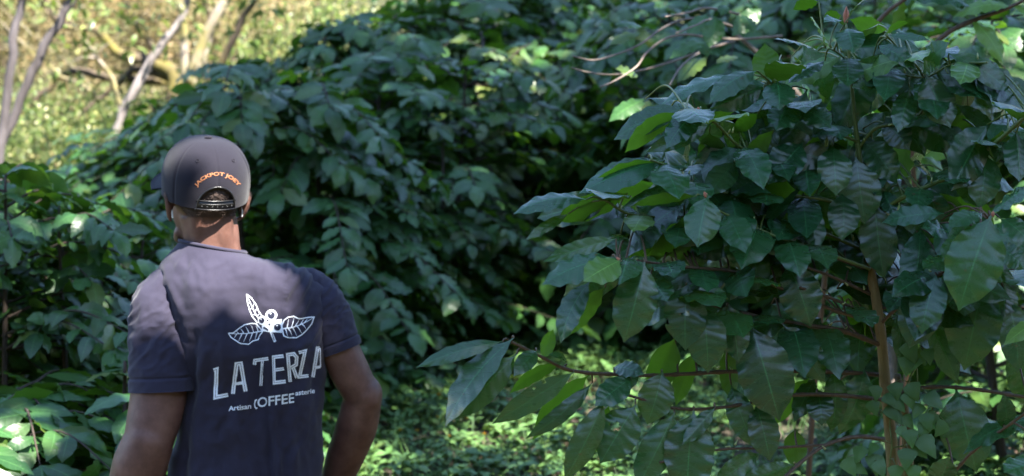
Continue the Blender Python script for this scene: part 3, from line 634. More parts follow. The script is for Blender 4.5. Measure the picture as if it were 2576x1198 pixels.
# bare twigs hanging out of the hedge
tw_root = S(2990, 290, 6.4); tw = thing('bare_coffee_branch', (tw_root[0], 6.4, float(ground_z(tw_root[0], 6.4)) - .02), 'leafless pale coffee branches arching out of the hedge above the dark bank', 'branch')
tg = Geo(); hub = tw_root
tg_l = Geo()
TWG = [[(1,1250,265),(1,900,290),(1,700,275),(1,550,255),(1,390,285),(1,250,390),(1,180,490),(1,0,605),(1,-90,640)], [(1,980,230),(1,670,138),(1,500,150),(1,350,220),(1,200,330),(1,0,410),(1,-150,445),(1,-290,415)], [(1,900,290),(1,550,415),(1,450,450),(1,250,510),(1,0,552),(1,-200,530),(1,-300,500)],
       [(1,1000,120),(1,700,60),(1,560,92),(1,390,125)], [(1,1000,230),(1,720,150),(1,630,180),(1,470,245)], [(1,900,300),(1,640,390),(1,500,500),(1,420,630)]]
for st in TWG:
    n = len(st); P = np.array([S(*cs(*p), 6.4 - .75 * q_ / n) for q_, p in enumerate(st)]); add_tube(tg, P, np.linspace(.0042, .0023, n), 7, step=.03)
add_tube(tg, [(1.15, 6.5, float(ground_z(1.15, 6.5)) - .1), (1.12, 6.5, 1.3), tw_root + [.12, 0, -.03], S(*cs(1, 900, 240), 6.35)], [.016, .013, .009, .006], 8, step=.05)
build('stem', tg, M['twig_pale'], tw, tuple(tw.location))
for st in ([(1,700,330),(1,770,120)], ):
    pass
for (k, bx, by, tx, ty, wd) in [(1,760,120,752,355,140),(1,700,100,570,285,120),(1,1100,60,870,260,130),(1,700,310,405,420,110),(1,220,200,10,180,100),(1,210,240,-20,340,90),(1,840,40,790,110,80),(1,700,420,470,600,140),(1,250,730,-20,900,130),(1,270,740,260,890,160),(1,230,760,40,1100,60),(1,950,110,1050,250,110),(1,640,300,700,420,90),(1,190,560,30,520,110),(1,930,420,760,470,90)]:
    y = 6.1 + rng.uniform(-.2, .2); B3 = S(*cs(k, bx, by), y); T3 = S(*cs(k, tx, ty), y - .05)
    a = T3 - B3; L = np.linalg.norm(a); leaves(tg_l, [B3], [a], [(rng.normal(0, .2), -.6, .8)], L, min(.6 * L, wd / 1.8435 / (8665 / y) * 1.15), 16, 8, arch=.08, droop=0, wave=.07, fold=-.1, quilt=.03, tint=[(rng.uniform(.4, 1), rng.choice([0, 0, .3]), .5)])
    hub_i = S(*cs(k, bx + 40, by - 25), y + .08); add_tube(tg, [B3, (B3 + hub_i) / 2 + [0, 0, .01], hub_i], [.0015, .002, .0025], 5)
build('foliage', tg_l, M['leaf_mid'], tw, tuple(tw.location))
# brown stems at the upper right
for pts, lab in (([(2,340,380),(2,460,190),(2,560,80),(2,690,-10),(2,800,-90)], 'thin brown stem leaning right above the big coffee tree'), ([(2,1050,210),(2,1240,130),(2,1420,70),(2,1600,-20)], 'straight brown stem slanting up at the upper right corner')):
    P = np.array([S(*cs(*p), 5.3) for p in pts]); gx = float(P[0][0]); P = np.concatenate([[[gx - .1, 5.6, float(ground_z(gx, 5.6)) - .1], [gx - .06, 5.45, float(P[0][2]) * .6 + .2]], P])
    g = Geo(); add_tube(g, P, np.linspace(.008, .004, len(P)), 8, step=.03); gl = Geo()
    r = thing('coffee_sapling', P[0], lab, 'sapling', 'thin coffee saplings at the upper right')
    build('stem', g, M['twig_brown'], r, P[0])
    PP = []; AA = []
    Pr = resample(P, np.ones(len(P)), .05)[0]; Pr = Pr[len(Pr) // 2:]
    for q_ in Pr[::2]:
        for _ in range(2): PP.append(q_); AA.append(rng.normal(0, 1, 3) * (1, .6, .5) + [.2, -.2, -.35])
    leaves(gl, PP, AA, [(0, -.6, .8)], rng.uniform(.11, .16, len(PP)), rng.uniform(.045, .065, len(PP)), 14, 6, arch=.08, wave=.08, quilt=.03, fold=-.1)
    build('foliage', gl, M['leaf_young_lit'] if 'corner' in lab else M['leaf_near'], r, P[0])

# ------------------------------------------------------------------ sunny hillside thicket on the left
def trunk_tree(name, polys, label, mat, crown=None, cat='tree', leafmat='leaf_lime', ncl=10, group=None):
    allp = []
    b0 = S(*polys[0][0][0], polys[0][2]); gz = float(ground_z(b0[0], polys[0][2])); r = thing(name, (b0[0], polys[0][2], gz - .05), label, cat, group); org = tuple(r.location)
    g = Geo(); tips_ = []
    for (pts, wd, Y) in polys:
        P = np.array([S(x, y, Y) for x, y in pts]); rr = np.array(wd, float) / (8665 / Y) / 2
        if P[0][2] > gz and pts[0] == polys[0][0][0]: P = np.concatenate([[[P[0][0] - .03, Y, gz - .2]], P]); rr = np.r_[rr[0] * 1.15, rr]
        # carry on above the picture
        e = P[-1] + nrm(P[-1] - P[-2]) * 1.2; P = np.concatenate([P, [e]]); rr = np.r_[rr, rr[-1] * .6]; tips_.append(e)
        Ps, Rs = resample(P, rr, .07); Rs = Rs * (1 + .10 * rng.normal(0, 1, len(Rs)).cumsum() * .12)
        Ps = Ps + rng.normal(0, .006, Ps.shape); add_tube(g, Ps, np.abs(Rs), 10)
    build('trunk', g, M[mat], r, org)
    if crown:
        c = Geo(); P = []; A = []
        for e in tips_:
            for _ in range(ncl):
                q_ = e + rng.normal(0, .6, 3) * [1.2, .5, .8] + [0, .2, -.35]; n = 60
                P.append(q_ + rng.normal(0, .16, (n, 3))); A.append(rng.normal(0, 1, (n, 3)) + [0, 0, -.4])
        P = np.concatenate(P); n = len(P)
        leaves(c, P, np.concatenate(A), rng.normal(0, .5, (n, 3)) + [0, 0, 1], rng.uniform(.06, .10, n), rng.uniform(.025, .04, n), 3, 2, prof=(PT2, PW2), tint=np.stack([rng.uniform(0, 1, n), np.clip(rng.normal(.2, .3, n), 0, 1), rng.uniform(0, 1, n)], 1))
        build('crown', c, M[leafmat], r, org)
    return r
k_ = 1 / 1.712
def q5(l): return [(a * k_, b_ * k_) for a, b_ in l]
trunk_tree('twin_trunk_tree', [(q5([(-10, 1090), (0, 1000), (40, 750), (80, 450), (110, 200), (165, -20)]), [44, 42, 38, 36, 34, 30], 11.5), (q5([(15, 1000), (90, 800), (200, 560), (330, 280), (430, 120), (500, -30)]), [40, 38, 38, 38, 36, 34], 11.6)], 'two grey leaning trunks growing from one foot at the left edge', 'bark_grey', True)
trunk_tree('leaning_tree', [(q5([(690, 1150), (790, 930), (840, 780), (900, 660), (990, 490), (1090, 330), (1220, 150), (1290, 0)]), [30, 30, 34, 40, 38, 32, 28, 20], 13.0)], 'single pale grey trunk leaning right above the sunlit bush', 'bark_ash', True)
trunk_tree('forked_tree', [(q5([(1310, 660), (1310, 570), (1345, 430), (1400, 260), (1500, 90), (1560, -40)]), [60, 56, 52, 46, 44, 36], 14.5), (q5([(1300, 580), (1268, 470), (1262, 300), (1258, 150), (1230, -20)]), [44, 38, 34, 34, 26], 14.4)], 'sunlit pale forked trunk with yellow moss at the top edge', 'bark_pale', True)
trunk_tree('brown_tree', [(q5([(1400, 660), (1440, 560), (1560, 350), (1680, 120), (1760, -20)]), [34, 32, 28, 24, 20], 12.6)], 'thin brown trunk leaning right behind the broad bluish bush', 'bark_dark', True, ncl=5)
trunk_tree('mossy_tree', [(q5([(1190, 720), (1190, 500), (1000, 410), (870, 390), (760, 320), (650, 200), (450, 190), (380, 100)]), [60, 55, 42, 38, 34, 30, 26, 20], 14.8), (q5([(1120, 420), (1050, 330), (940, 150), (830, -20)]), [34, 26, 20, 16], 14.8), (q5([(1190, 560), (950, 480), (800, 580), (660, 700)]), [40, 34, 26, 18], 14.9), (q5([(1150, 560), (700, 520), (480, 500), (330, 610), (160, 760)]), [40, 34, 30, 26, 20], 15.0)], 'dark crooked mossy tree with low spreading limbs in the sunny thicket', 'bark_dark', True, leafmat='leaf_dry', ncl=7)
trunk_tree('dead_shrub', [(q5([(800, 640), (790, 575), (670, 400), (600, 300)]), [20, 18, 13, 6], 13.6), (q5([(670, 400), (640, 330), (560, 330)]), [10, 6, 3], 13.6), (q5([(670, 400), (690, 340), (740, 300)]), [9, 6, 3], 13.6), (q5([(670, 400), (560, 390), (500, 420)]), [9, 5, 3], 13.6), (q5([(660, 700), (640, 630), (560, 590), (390, 500), (300, 420)]), [22, 20, 15, 11, 6], 13.4), (q5([(620, 600), (590, 540), (530, 490)]), [10, 7, 4], 13.4), (q5([(1420, 540), (1400, 370), (1450, 250)]), [20, 14, 8], 13.8)], 'pale dry leafless shrub with starry twigs in the sunny thicket', 'bark_pale', False, 'shrub')
def cloud_geo(seed, R_=1.3, n=3200, ls=.075, ncl=46):
    global rng
    keep = rng; rng = np.random.default_rng(seed); g = Geo(); st = Geo()
    c = nrm(rng.normal(0, 1, (ncl, 3))) * rng.uniform(.35, 1, (ncl, 1)) ** .5 * [R_, R_, R_ * .75] + [0, 0, R_ * .8]
    for q_ in c[::3]: add_tube(st, [(0, 0, -.2), q_ * [.3, .3, .5], q_], [.03, .018, .006], 5, step=.1)
    idx = rng.integers(0, ncl, n); P = c[idx] + rng.normal(0, .17 * R_ / 1.3, (n, 3)); P[:, 2] = np.maximum(P[:, 2], .02)
    hue = rng.uniform(0, 1, ncl)[idx]
    leaves(g, P, rng.normal(0, 1, (n, 3)) + [0, 0, -.35], rng.normal(0, .45, (n, 3)) + [0, 0, 1], ls * rng.uniform(.6, 1.3, n), ls * .42 * rng.uniform(.7, 1.3, n), 3, 2, prof=(PT2, PW2),
           tint=np.stack([rng.uniform(0, 1, n), np.clip(hue * 1.2 - .5 + rng.normal(0, .15, n), 0, 1), rng.uniform(0, 1, n)], 1), wave=.1)
    rng = keep; return st, g
CL = []
for k, (mt, ls, n) in enumerate([('leaf_lime', .075, 3400), ('leaf_dry', .07, 3000), ('leaf_lime', .095, 2600), ('leaf_dry', .085, 2800)]):
    a, b_ = cloud_geo(300 + k, 1.3, n, ls); CL.append((mesh_data('thicket_stems', a, M['bark_dark']), mesh_data('thicket_foliage', b_, M[mt])))
THK = [(75, 12.9, 235, 2, 'yellow green sunny shrub at the feet of the twin grey trunks'), (190, 12.4, 285, 0, 'bright lime shrub right of the twin grey trunks'), (295, 13.2, 262, 2, 'lime shrub left of the single leaning trunk'), (-60, 13.5, 200, 0, 'sunny shrub cut by the left edge behind the grey trunks'),
       (120, 15.5, 160, 2, 'green shrub between the twin grey trunks'), (250, 15.4, 215, 0, 'low lime shrub under the starry dry twigs'), (400, 15.8, 195, 3, 'brownish shrub behind the single leaning trunk'), (520, 15.6, 170, 2, 'lime shrub behind the pale forked trunk'),
       (650, 15.0, 70, 0, 'green yellow shrub between the forked trunk and the coffee hedge'), (760, 13.6, -10, 2, 'sun flecked green shrub at the top edge above the broad bluish bush'), (880, 14.4, -60, 0, 'sun flecked shrub at the top edge left of the coffee hedge'), (600, 12.2, 205, 2, 'small green shrub at the foot of the pale forked trunk'),
       (20, 19.5, 20, 3, 'dry brown shrub at the upper left corner'), (180, 18.6, 60, 1, 'dry straw shrub behind the grey trunks'), (330, 19.4, 30, 3, 'dry brown shrub left of the leaning trunk'), (470, 18.6, 60, 1, 'dry straw shrub behind the leaning trunk'), (600, 19.0, 0, 3, 'dry brown shrub behind the forked trunk'), (740, 18.0, -60, 1, 'dry straw shrub right of the forked trunk'),
       (90, 24, -120, 1, 'farthest straw coloured shrub on the hillside, upper left'), (260, 25, -90, 3, 'farthest brown shrub on the hillside, above the dry twigs'), (430, 24.5, -130, 1, 'farthest straw shrub on the hillside, above the leaning trunk'), (600, 24, -110, 3, 'farthest brown shrub on the hillside, above the forked trunk'), (760, 23, -150, 2, 'farthest green shrub on the hillside, near the hedge'), (-40, 24, -100, 2, 'farthest green shrub on the hillside, cut by the left edge')]
for (px, Y, top, k, lab) in THK:
    x = (px - 1288) / F * Y; z = float(ground_z(x, Y)) - .05; H = CZ + ((599 - top) / F + math.tan(PITCH)) * Y - z; s_ = max(.45, H / 2.1)
    r = thing('thicket_shrub', (x, Y, z), lab, 'shrub', 'shrubs of the sunny thicket', rng.uniform(0, 6.28)); r.scale = (.62 * s_ ** .7, .62 * s_ ** .7, s_)
    link('stems', CL[k][0], r); link('foliage', CL[k][1], r)

for q_ in range(44):
    Y = rng.uniform(16.8, 26); px = rng.uniform(-80, 820); x = (px - 1288) / F * Y
    if q_ >= 16: Y = rng.uniform(9, 24); x = (-150 - 1288) / F * Y - rng.uniform(.8, 7)
    z = float(ground_z(x, Y)) - .05; s_ = rng.uniform(.55, .95)
    r = thing('thicket_shrub', (x, Y, z), 'dry straw coloured shrub among the others on the sunlit hillside', 'shrub', 'dry shrubs scattered over the hillside', rng.uniform(0, 6.28)); r.scale = (s_, s_, s_ * rng.uniform(.8, 1.3)); k = int(rng.choice([1, 3, 0, 2])) if q_ else 3
    if k in (0, 2): tag(r, 'yellow green shrub among the others on the sunlit hillside', 'shrub', 'green shrubs scattered over the hillside')
    link('stems', CL[k][0], r); link('foliage', CL[k][1], r)

# ------------------------------------------------------------------ weeds, litter and yellow flowers on the slope
n = 32000
gx = rng.uniform(-1.3, 4.2, n); gy = rng.uniform(4.9, 11.0, n)
den = np.array([noise.noise((a * 1.6, b_ * 1.6, 3)) + .5 * noise.noise((a * 5, b_ * 5, 7)) for a, b_ in zip(gx, gy)])
keep_ = den > -.14 - .25 * rng.uniform(0, 1, n); pr = project(np.stack([gx, gy, ground_z(gx, gy)], 1))
keep_ &= (pr[:, 0] > 700) & (pr[:, 0] < 2700) & (pr[:, 1] > 650) & (pr[:, 1] < 1400)
keep_ &= ~((gy > 9.4) & (rng.uniform(0, 1, n) < .75))
gx, gy = gx[keep_], gy[keep_]; n = len(gx)
g = Geo(); st = Geo(); P = []; A = []; N = []; L = []; Wd = []; T = []
for a, b_ in zip(gx, gy):
    z = float(ground_z(a, b_)); h = rng.uniform(.015, .11) * (1 + .6 * noise.noise((a * 2, b_ * 2, 1))); ps = rng.uniform(0, 6.28); nn = int(rng.integers(3, 6)); hue = rng.uniform(0, 1)
    sz = rng.uniform(.022, .058)
    for k in range(nn):
        az_ = ps + k * 6.28 / nn + rng.normal(0, .3); P.append((a, b_, z + h)); A.append((math.cos(az_), math.sin(az_), rng.uniform(-.35, .7))); N.append((rng.normal(0, .2), rng.normal(0, .2), 1)); L.append(sz * rng.uniform(.7, 1.2)); Wd.append(.48); T.append((hue, max(0, rng.normal(-.1, .15)), 0))
L = np.array(L); leaves(g, np.array(P), np.array(A), np.array(N), L, L * np.array(Wd), 3, 2, arch=.1, droop=.15, wave=.05, fold=.15, prof=(PT2, PW2), tint=np.array(T))
# grass blades
n = 7000; bx = rng.uniform(-1.3, 3.0, n); by = rng.uniform(5.5, 10, n); L = rng.uniform(.06, .17, n)
leaves(g, np.stack([bx, by, ground_z(bx, by)], 1), rng.normal(0, .35, (n, 3)) + [0, 0, 1], rng.normal(0, 1, (n, 3)) * [1, 1, .1], L, .005, 4, 1, arch=0, droop=rng.uniform(0, .5, n), fold=0, wave=0, prof=(np.array([0, .5, 1]), np.array([1, .8, .05])))
o = build('ground_cover', g, M['leaf_weed']); tag(o, 'small light green weeds and grass covering the slope below the hedge', 'ground cover', kind='stuff')
n = 1500; lx = rng.uniform(-1.2, 4, n); ly = rng.uniform(4.9, 11, n); g = Geo(); L = rng.uniform(.05, .12, n)
leaves(g, np.stack([lx, ly, ground_z(lx, ly) + rng.uniform(.005, .03, n)], 1), np.stack([rng.normal(0, 1, n), rng.normal(0, 1, n), rng.normal(0, .2, n)], 1), rng.normal(0, .3, (n, 3)) + [0, 0, 1], L, L * .42, 5, 2, arch=rng.uniform(-.15, .25, n), droop=.1, wave=.12, fold=.2)
o = build('leaf_litter', g, M['litter']); tag(o, 'brown fallen leaves lying among the weeds', 'leaf litter', kind='stuff')
def ground_hit(px, py):
    for Y in np.arange(4.8, 14, .02):
        p = W(px, py, Y)
        if p[2] < ground_z(p[0], Y): return p
    return None
fg = Geo(); stg = Geo(); add_tube(stg, [(0, 0, -.02), (.006, .004, .05), (0, 0, .1)], [.0015, .0012, .001], 5)
leaves(fg, np.tile([0, 0, .1], (6, 1)), [(math.cos(a), math.sin(a), .25) for a in np.arange(6) * 1.047], [(0, 0, 1)], .013, .011, 4, 2, arch=.1, fold=.1, prof=(PT2, PW2))
add_ellipsoid(fg, (0, 0, .102), (.005, .005, .004), n=8, m=6)
fme = mesh_data('petals', fg, M['petal']); sme = mesh_data('flower_stem', stg, M['twig_green'])
for (x, y) in [(580,800),(612,830),(610,885),(655,920),(620,968),(470,885),(522,1090),(385,1102),(795,985),(850,765),(1040,857),(145,1070),(903,1120),(648,778),(1432,960),(1417,1045),(760,745),(300,1010),(665,1130),(1120,1010),(980,1080)]:
    sx, sy = 1350 + x / 1.587, 1150 + y / 1.587; p = ground_hit(sx / 1.590062, sy / 1.590062 + 6)
    if p is None: continue
    r = thing('wildflower', (p[0], p[1], float(ground_z(p[0], p[1]))), 'tiny yellow wildflower among the light green weeds', 'flower', 'yellow wildflowers in the weeds', rng.uniform(0, 6.28)); r.rotation_euler = (-.35, rng.normal(0, .2), rng.uniform(-.5, .5)); s_ = rng.uniform(.8, 1.25); r.scale = (s_, s_, s_)
    link('petals', fme, r); link('stem', sme, r)
# ------------------------------------------------------------------ the man
YM = 4.74; MPX = F / YM
def Wm(px, py, dy=0.0): return W(px, py, YM + dy)
XP = W(600, 599, YM)[0]
FOOT = np.array([XP, YM, 0.0])
YAW = R(15)                                       # torso turned to his left
def rotz(v, a): c, s_ = math.cos(a), math.sin(a); return np.stack([v[..., 0] * c - v[..., 1] * s_, v[..., 0] * s_ + v[..., 1] * c, v[..., 2]], -1)
# torso rings: (y px, centre x px, depth centre, half width m, half depth m, superellipse, roll)
TOR = np.array([
 (600, 533, -.032, .062, .066, 2.0, .20), (622, 533, -.030, .069, .071, 2.0, .20), (632, 541, -.027, .083, .078, 2.0, .17), (645, 562, -.021, .112, .088, 2.05, .11), (658, 577, -.017, .138, .096, 2.1, .07), (674, 589, -.013, .158, .104, 2.2, .05),
 (692, 595, -.010, .174, .110, 2.3, .03), (718, 600, -.006, .187, .117, 2.4, .02), (755, 606, 0, .189, .121, 2.5, 0), (810, 616, 0, .181, .124, 2.5, 0), (880, 628, 0, .170, .125, 2.5, 0), (960, 633, .01, .163, .122, 2.4, 0),
 (1050, 630, .015, .159, .119, 2.4, 0), (1130, 624, .02, .162, .120, 2.4, 0), (1220, 618, .02, .168, .124, 2.4, 0), (1300, 615, .02, .172, .127, 2.4, 0), (1350, 615, .02, .174, .128, 2.4, 0)], float)
_d = np.linspace(TOR[0, 0], TOR[-1, 0], 300); _t = np.stack([np.interp(_d, TOR[:, 0], TOR[:, i]) for i in range(7)], 1); _k = np.exp(-(np.arange(-9, 10) / 4.5) ** 2); _k /= _k.sum()
TOR = np.concatenate([_t[:, :1], np.stack([np.convolve(np.pad(_t[:, i], 9, mode='reflect', reflect_type='odd'), _k, 'valid') for i in range(1, 7)], 1)], 1)
def torso(scale, nA, nV, y0=592, y1=1350, extra=None):
    ys = np.linspace(0, 1, nV); yy = y0 + (y1 - y0) * ys ** 1.35
    A = np.arange(nA) * 2 * math.pi / nA; out = []
    for y in yy:
        cx, dy, rx, ry, e, ro = [np.interp(y, TOR[:, 0], TOR[:, i]) for i in range(1, 7)]
        c = np.cos(A); s_ = np.sin(A); X = np.sign(c) * np.abs(c) ** (2 / e) * rx * scale; Yy = np.sign(s_) * np.abs(s_) ** (2 / e) * ry * scale
        # spine furrow and shoulder blades on the back (negative Y side)
        bl = smooth(650, 720, y) * (1 - smooth(860, 960, y)); back = s_ < 0
        Yy = Yy + back * (.010 * np.exp(-(X / .03) ** 2) * smooth(660, 800, y) - bl * .012 * np.exp(-((np.abs(X) - .085) / .045) ** 2))
        L = np.stack([X, Yy, -ro * X], -1); L = rotz(L, YAW)
        out.append(L + Wm(cx, y, dy))
    return np.array(out), yy, A
def grid_faces(nV, nA, wrap=True):
    i = np.arange(nV - 1)[:, None] * nA; j = np.arange(nA if wrap else nA - 1)[None]; k = (j + 1) % nA
    return np.stack([i + j, i + nA + j, i + nA + k, i + k], -1).reshape(-1, 4)
def grid_normals(V):
    du = np.roll(V, -1, 1) - np.roll(V, 1, 1); dv = np.gradient(V, axis=0); n = nrm(np.cross(dv, du)); return n
def fbm(p, s, z=0.0): return noise.noise((p[0] * s[0], p[1] * s[1], p[2] * s[2] + z))

# ---- t-shirt body
nA, nV = 200, 240
V, yy, A = torso(1.0, nA, nV, 620)
Nn = grid_normals(V)
cen = V.mean(1, keepdims=True); Nn = np.where(np.sum(Nn * (V - cen), -1, keepdims=True) < 0, -Nn, Nn)
Dp = project(V.reshape(-1, 3)).reshape(nV, nA, 3)
disp = np.zeros((nV, nA))
for i in range(nV):
    for j in range(nA):
        x, y = Dp[i, j, 0], Dp[i, j, 1]; p = V[i, j]
        d = .0035 * noise.noise((x / 60, y / 170, 0)) + .0040 * (.25 - abs(noise.noise(((x + .35 * y) / 48 + .5 * noise.noise((x / 60, y / 60, 4)), (y - .3 * x) / 130, 11)))) + .0028 * noise.noise((x / 26, y / 120, 5)) * min(1, max(0, (y - 690) / 150)) + .0010 * noise.noise((x / 14, y / 22, 9))
        # folds falling from the shoulder blades, and the crease that swallows part of the print
        for (fx, fy0, sl, wd_, am) in ((652, 900, .12, 9, -.0065), (668, 860, .10, 8, .006), (760, 780, -.05, 18, .0022), (742, 780, -.05, 12, -.0015), (700, 930, .18, 14, .004), (520, 860, -.10, 16, .005), (495, 830, -.1, 12, -.005), (580, 1040, .35, 18, .005), (620, 1080, .3, 14, -.004), (730, 1050, .05, 14, .004), (470, 1050, -.25, 16, .004)):
            xc = fx + sl * (y - fy0); d += am * math.exp(-((x - xc) / wd_) ** 2) * (1 / (1 + math.exp(-(y - fy0) / 18))) * (.7 + .5 * noise.noise((y / 70, fx, 2)))
        # folds drawn from the left shoulder seam
        if x < 520 and y < 860:
            u = (x - 430) * .82 + (y - 760) * -.35; v = (x - 430) * .35 + (y - 760) * .82
            d += .0052 * math.exp(-(v / 80) ** 2) * math.exp(-((x - 430) / 55) ** 2) * noise.noise((u / 24 + .4 * noise.noise((v / 50, u / 60, 8)), v / 110, 3))
        if x > 720 and y < 880: d += .004 * noise.noise(((x + .5 * y) / 16, (y - .5 * x) / 90, 4))
        disp[i, j] = 2.0 * d * smooth(625, 670, y)
V = V + Nn * disp[..., None]
# neckline: the first rows follow the tilted collar
g = Geo(); g.add(V.reshape(-1, 3), grid_faces(nV, nA))
Vin = V - Nn * .0022; g.add(Vin.reshape(-1, 3), grid_faces(nV, nA)[:, ::-1])
j = np.arange(nA); k = (j + 1) % nA; off = nV * nA
g.q.append(np.stack([j, k, off + k, off + j], -1)); lo_ = (nV - 1) * nA; g.q.append(np.stack([lo_ + j, off + lo_ + j, off + lo_ + k, lo_ + k], -1))
SH_T = [tuple(map(tuple, V.reshape(-1, 3)))]
bvh_shirt = BVHTree.FromPolygons([tuple(p) for p in V.reshape(-1, 3)], [tuple(int(q_) for q_ in f) for f in grid_faces(nV, nA)])

# ---- sleeves: a tube from inside the shoulder down to the hem
def sleeve(pts, rads, hem_y, nA=96, nV=120, seed=0, flat=(1, 1)):
    P = np.array([Wm(*p) for p in pts]); Ps, Rs = resample(P, rads, .0006); idx = np.round(np.linspace(0, len(Ps) - 1, nV)).astype(int); Ps = Ps[idx]; Rs = Rs[idx]
    T = nrm(np.gradient(Ps, axis=0)); a = nrm(np.cross(T[0], [0, 1, 0])); A = np.arange(nA) * 2 * math.pi / nA; out = []; L = np.linspace(0, 1, nV)
    for i in range(nV):
        a = nrm(a - T[i] * a.dot(T[i])); b_ = np.cross(T[i], a); out.append(Ps[i] + Rs[i] * (np.cos(A)[:, None] * a * flat[0] + np.sin(A)[:, None] * b_ * flat[1]))
    V = np.array(out); N_ = nrm(V - Ps[:, None])
    for i in range(nV):
        for j in range(nA):
            p = V[i, j]; pr = project(p)[0]; u = pr[0] + .8 * pr[1]; v = pr[1] - .8 * pr[0]
            d = (.0085 * (.30 - abs(noise.noise((u / 40 + .5 * noise.noise((v / 40, u / 50, 2)), v / 75, seed)))) + .0050 * (.25 - abs(noise.noise((u / 22, v / 60, seed + 3))))) * (.35 + .65 * math.exp(-((L[i] - .45) / .3) ** 2)) + .0016 * noise.noise((p[0] * 60, p[1] * 60, p[2] * 60))
            if L[i] > .86: d *= .5
            if abs(L[i] - .885) < .010: d -= .0016
            if L[i] > .90: d += .0012
            V[i, j] = p + N_[i, j] * d * 1.15
    g = Geo(); g.add(V.reshape(-1, 3), grid_faces(nV, nA)); g.add((V - N_ * .0025).reshape(-1, 3), grid_faces(nV, nA)[:, ::-1])
    j = np.arange(nA); k = (j + 1) % nA; off = nV * nA; lo_ = (nV - 1) * nA
    g.q.append(np.stack([lo_ + j, lo_ + k, off + lo_ + k, off + lo_ + j], -1)); return g
SL = sleeve([(478, 712, -.035), (440, 724, -.045), (408, 762, -.055), (402, 830, -.062), (405, 900, -.07), (408, 984, -.075)], [.040, .054, .0625, .0670, .0685, .0715], 985, seed=1)
SR = sleeve([(735, 715, .02), (772, 732, .02), (803, 765, .02), (826, 812, .02), (842, 848, .02), (855, 882, .02)], [.040, .052, .057, .055, .052, .0495], 880, seed=6)

# ---- body: one continuous surface
bg_ = Geo()
Vb, yb, Ab = torso(.90, 48, 60, 640, 1420)
vv = np.concatenate([Vb.reshape(-1, 3), [Vb[0].mean(0)], [Vb[-1].mean(0)]]); nt_ = len(vv)
tt = [(nt_ - 2, a_, (a_ + 1) % 48) for a_ in range(48)] + [(nt_ - 1, 59 * 48 + (a_ + 1) % 48, 59 * 48 + a_) for a_ in range(48)]
bg_.add(vv, grid_faces(60, 48), tt)
HC = Wm(515, 452, -.035); HY = R(22); PH = R(6)
def Hm(x, y, z):                                    # head frame: x right, y forward, z up
    v = np.array([x, y, z], float); v = np.array([v[0], v[1] * math.cos(PH) - v[2] * math.sin(PH) * 0 , v[2] + 0 * v[1]]); return HC + rotz(v, HY)
HR = np.array([[math.cos(HY), -math.sin(HY), 0], [math.sin(HY), math.cos(HY), 0], [0, 0, 1]])
add_ellipsoid(bg_, Hm(0, -.0075, -.006), (.077, .0975, .096), HR, 36, 26)      # cranium
add_ellipsoid(bg_, Hm(0, .028, -.055), (.067, .070, .085), HR, 32, 22)       # face
add_ellipsoid(bg_, Hm(0, .045, -.115), (.050, .050, .042), HR, 28, 18)       # jaw
add_ellipsoid(bg_, Hm(0, .082, -.138), (.024, .018, .017), HR, 18, 12)       # chin
for sx in (-1, 1):
    add_ellipsoid(bg_, Hm(sx * .032, .072, -.062), (.023, .022, .020), HR, 16, 12)   # cheek
    add_ellipsoid(bg_, Hm(sx * .031, .0780, -.0255), (.0155, .0135, .0085), HR, 16, 10); add_ellipsoid(bg_, Hm(sx * .031, .0775, -.0435), (.0150, .0130, .0070), HR, 16, 10)   # lids
    add_tube(bg_, [Hm(sx * .012, .092, -.012), Hm(sx * .034, .086, -.010), Hm(sx * .054, .066, -.016)], [.009, .010, .008], 10, round_ends=True)   # brow
    add_tube(bg_, [Hm(sx * .050, .030, -.115), Hm(sx * .046, .055, -.128), Hm(sx * .024, .080, -.140)], [.013, .013, .012], 10, round_ends=True)   # jaw line
    # ear: rim, lobe and bowl
    e = lambda y, z, o_: Hm(sx * (.074 + o_), y, z)
    add_tube(bg_, [e(-.002, -.045, .004), e(-.014, -.026, .012), e(-.024, -.030, .017), e(-.028, -.048, .016), e(-.022, -.068, .012), e(-.010, -.082, .006), e(-.004, -.086, .003)], [.005, .0055, .006, .006, .0055, .006, .006], 10, step=.004, round_ends=True)
    add_ellipsoid(bg_, e(-.012, -.055, .005), (.006, .014, .024), HR, 14, 10)
add_tube(bg_, [Hm(0, .094, -.030), Hm(0, .108, -.055), Hm(0, .116, -.072)], [.007, .009, .012], 12, round_ends=True)   # nose
for sx in (-1, 1): add_ellipsoid(bg_, Hm(sx * .012, .104, -.074), (.009, .011, .008), HR, 12, 8)
add_tube(bg_, [Hm(-.024, .086, -.101), Hm(0, .099, -.098), Hm(.024, .086, -.101)], [.004, .0075, .004], 10, step=.004, round_ends=True)
add_tube(bg_, [Hm(-.022, .085, -.110), Hm(0, .097, -.112), Hm(.022, .085, -.110)], [.004, .0085, .004], 10, step=.004, round_ends=True)
# neck
add_tube(bg_, [Hm(0, -.012, -.065), Wm(531, 585, -.036), Wm(535, 630, -.030), Wm(548, 680, -.02)], [.0600, .0600, .0605, .062], 32, step=.01)
for sx in (-1, 1): add_tube(bg_, [Hm(sx * .030, -.058, -.055), Wm(533 + sx * 26, 600, -.068), Wm(540 + sx * 34, 650, -.045)], [.022, .024, .022], 14, step=.01, round_ends=True)
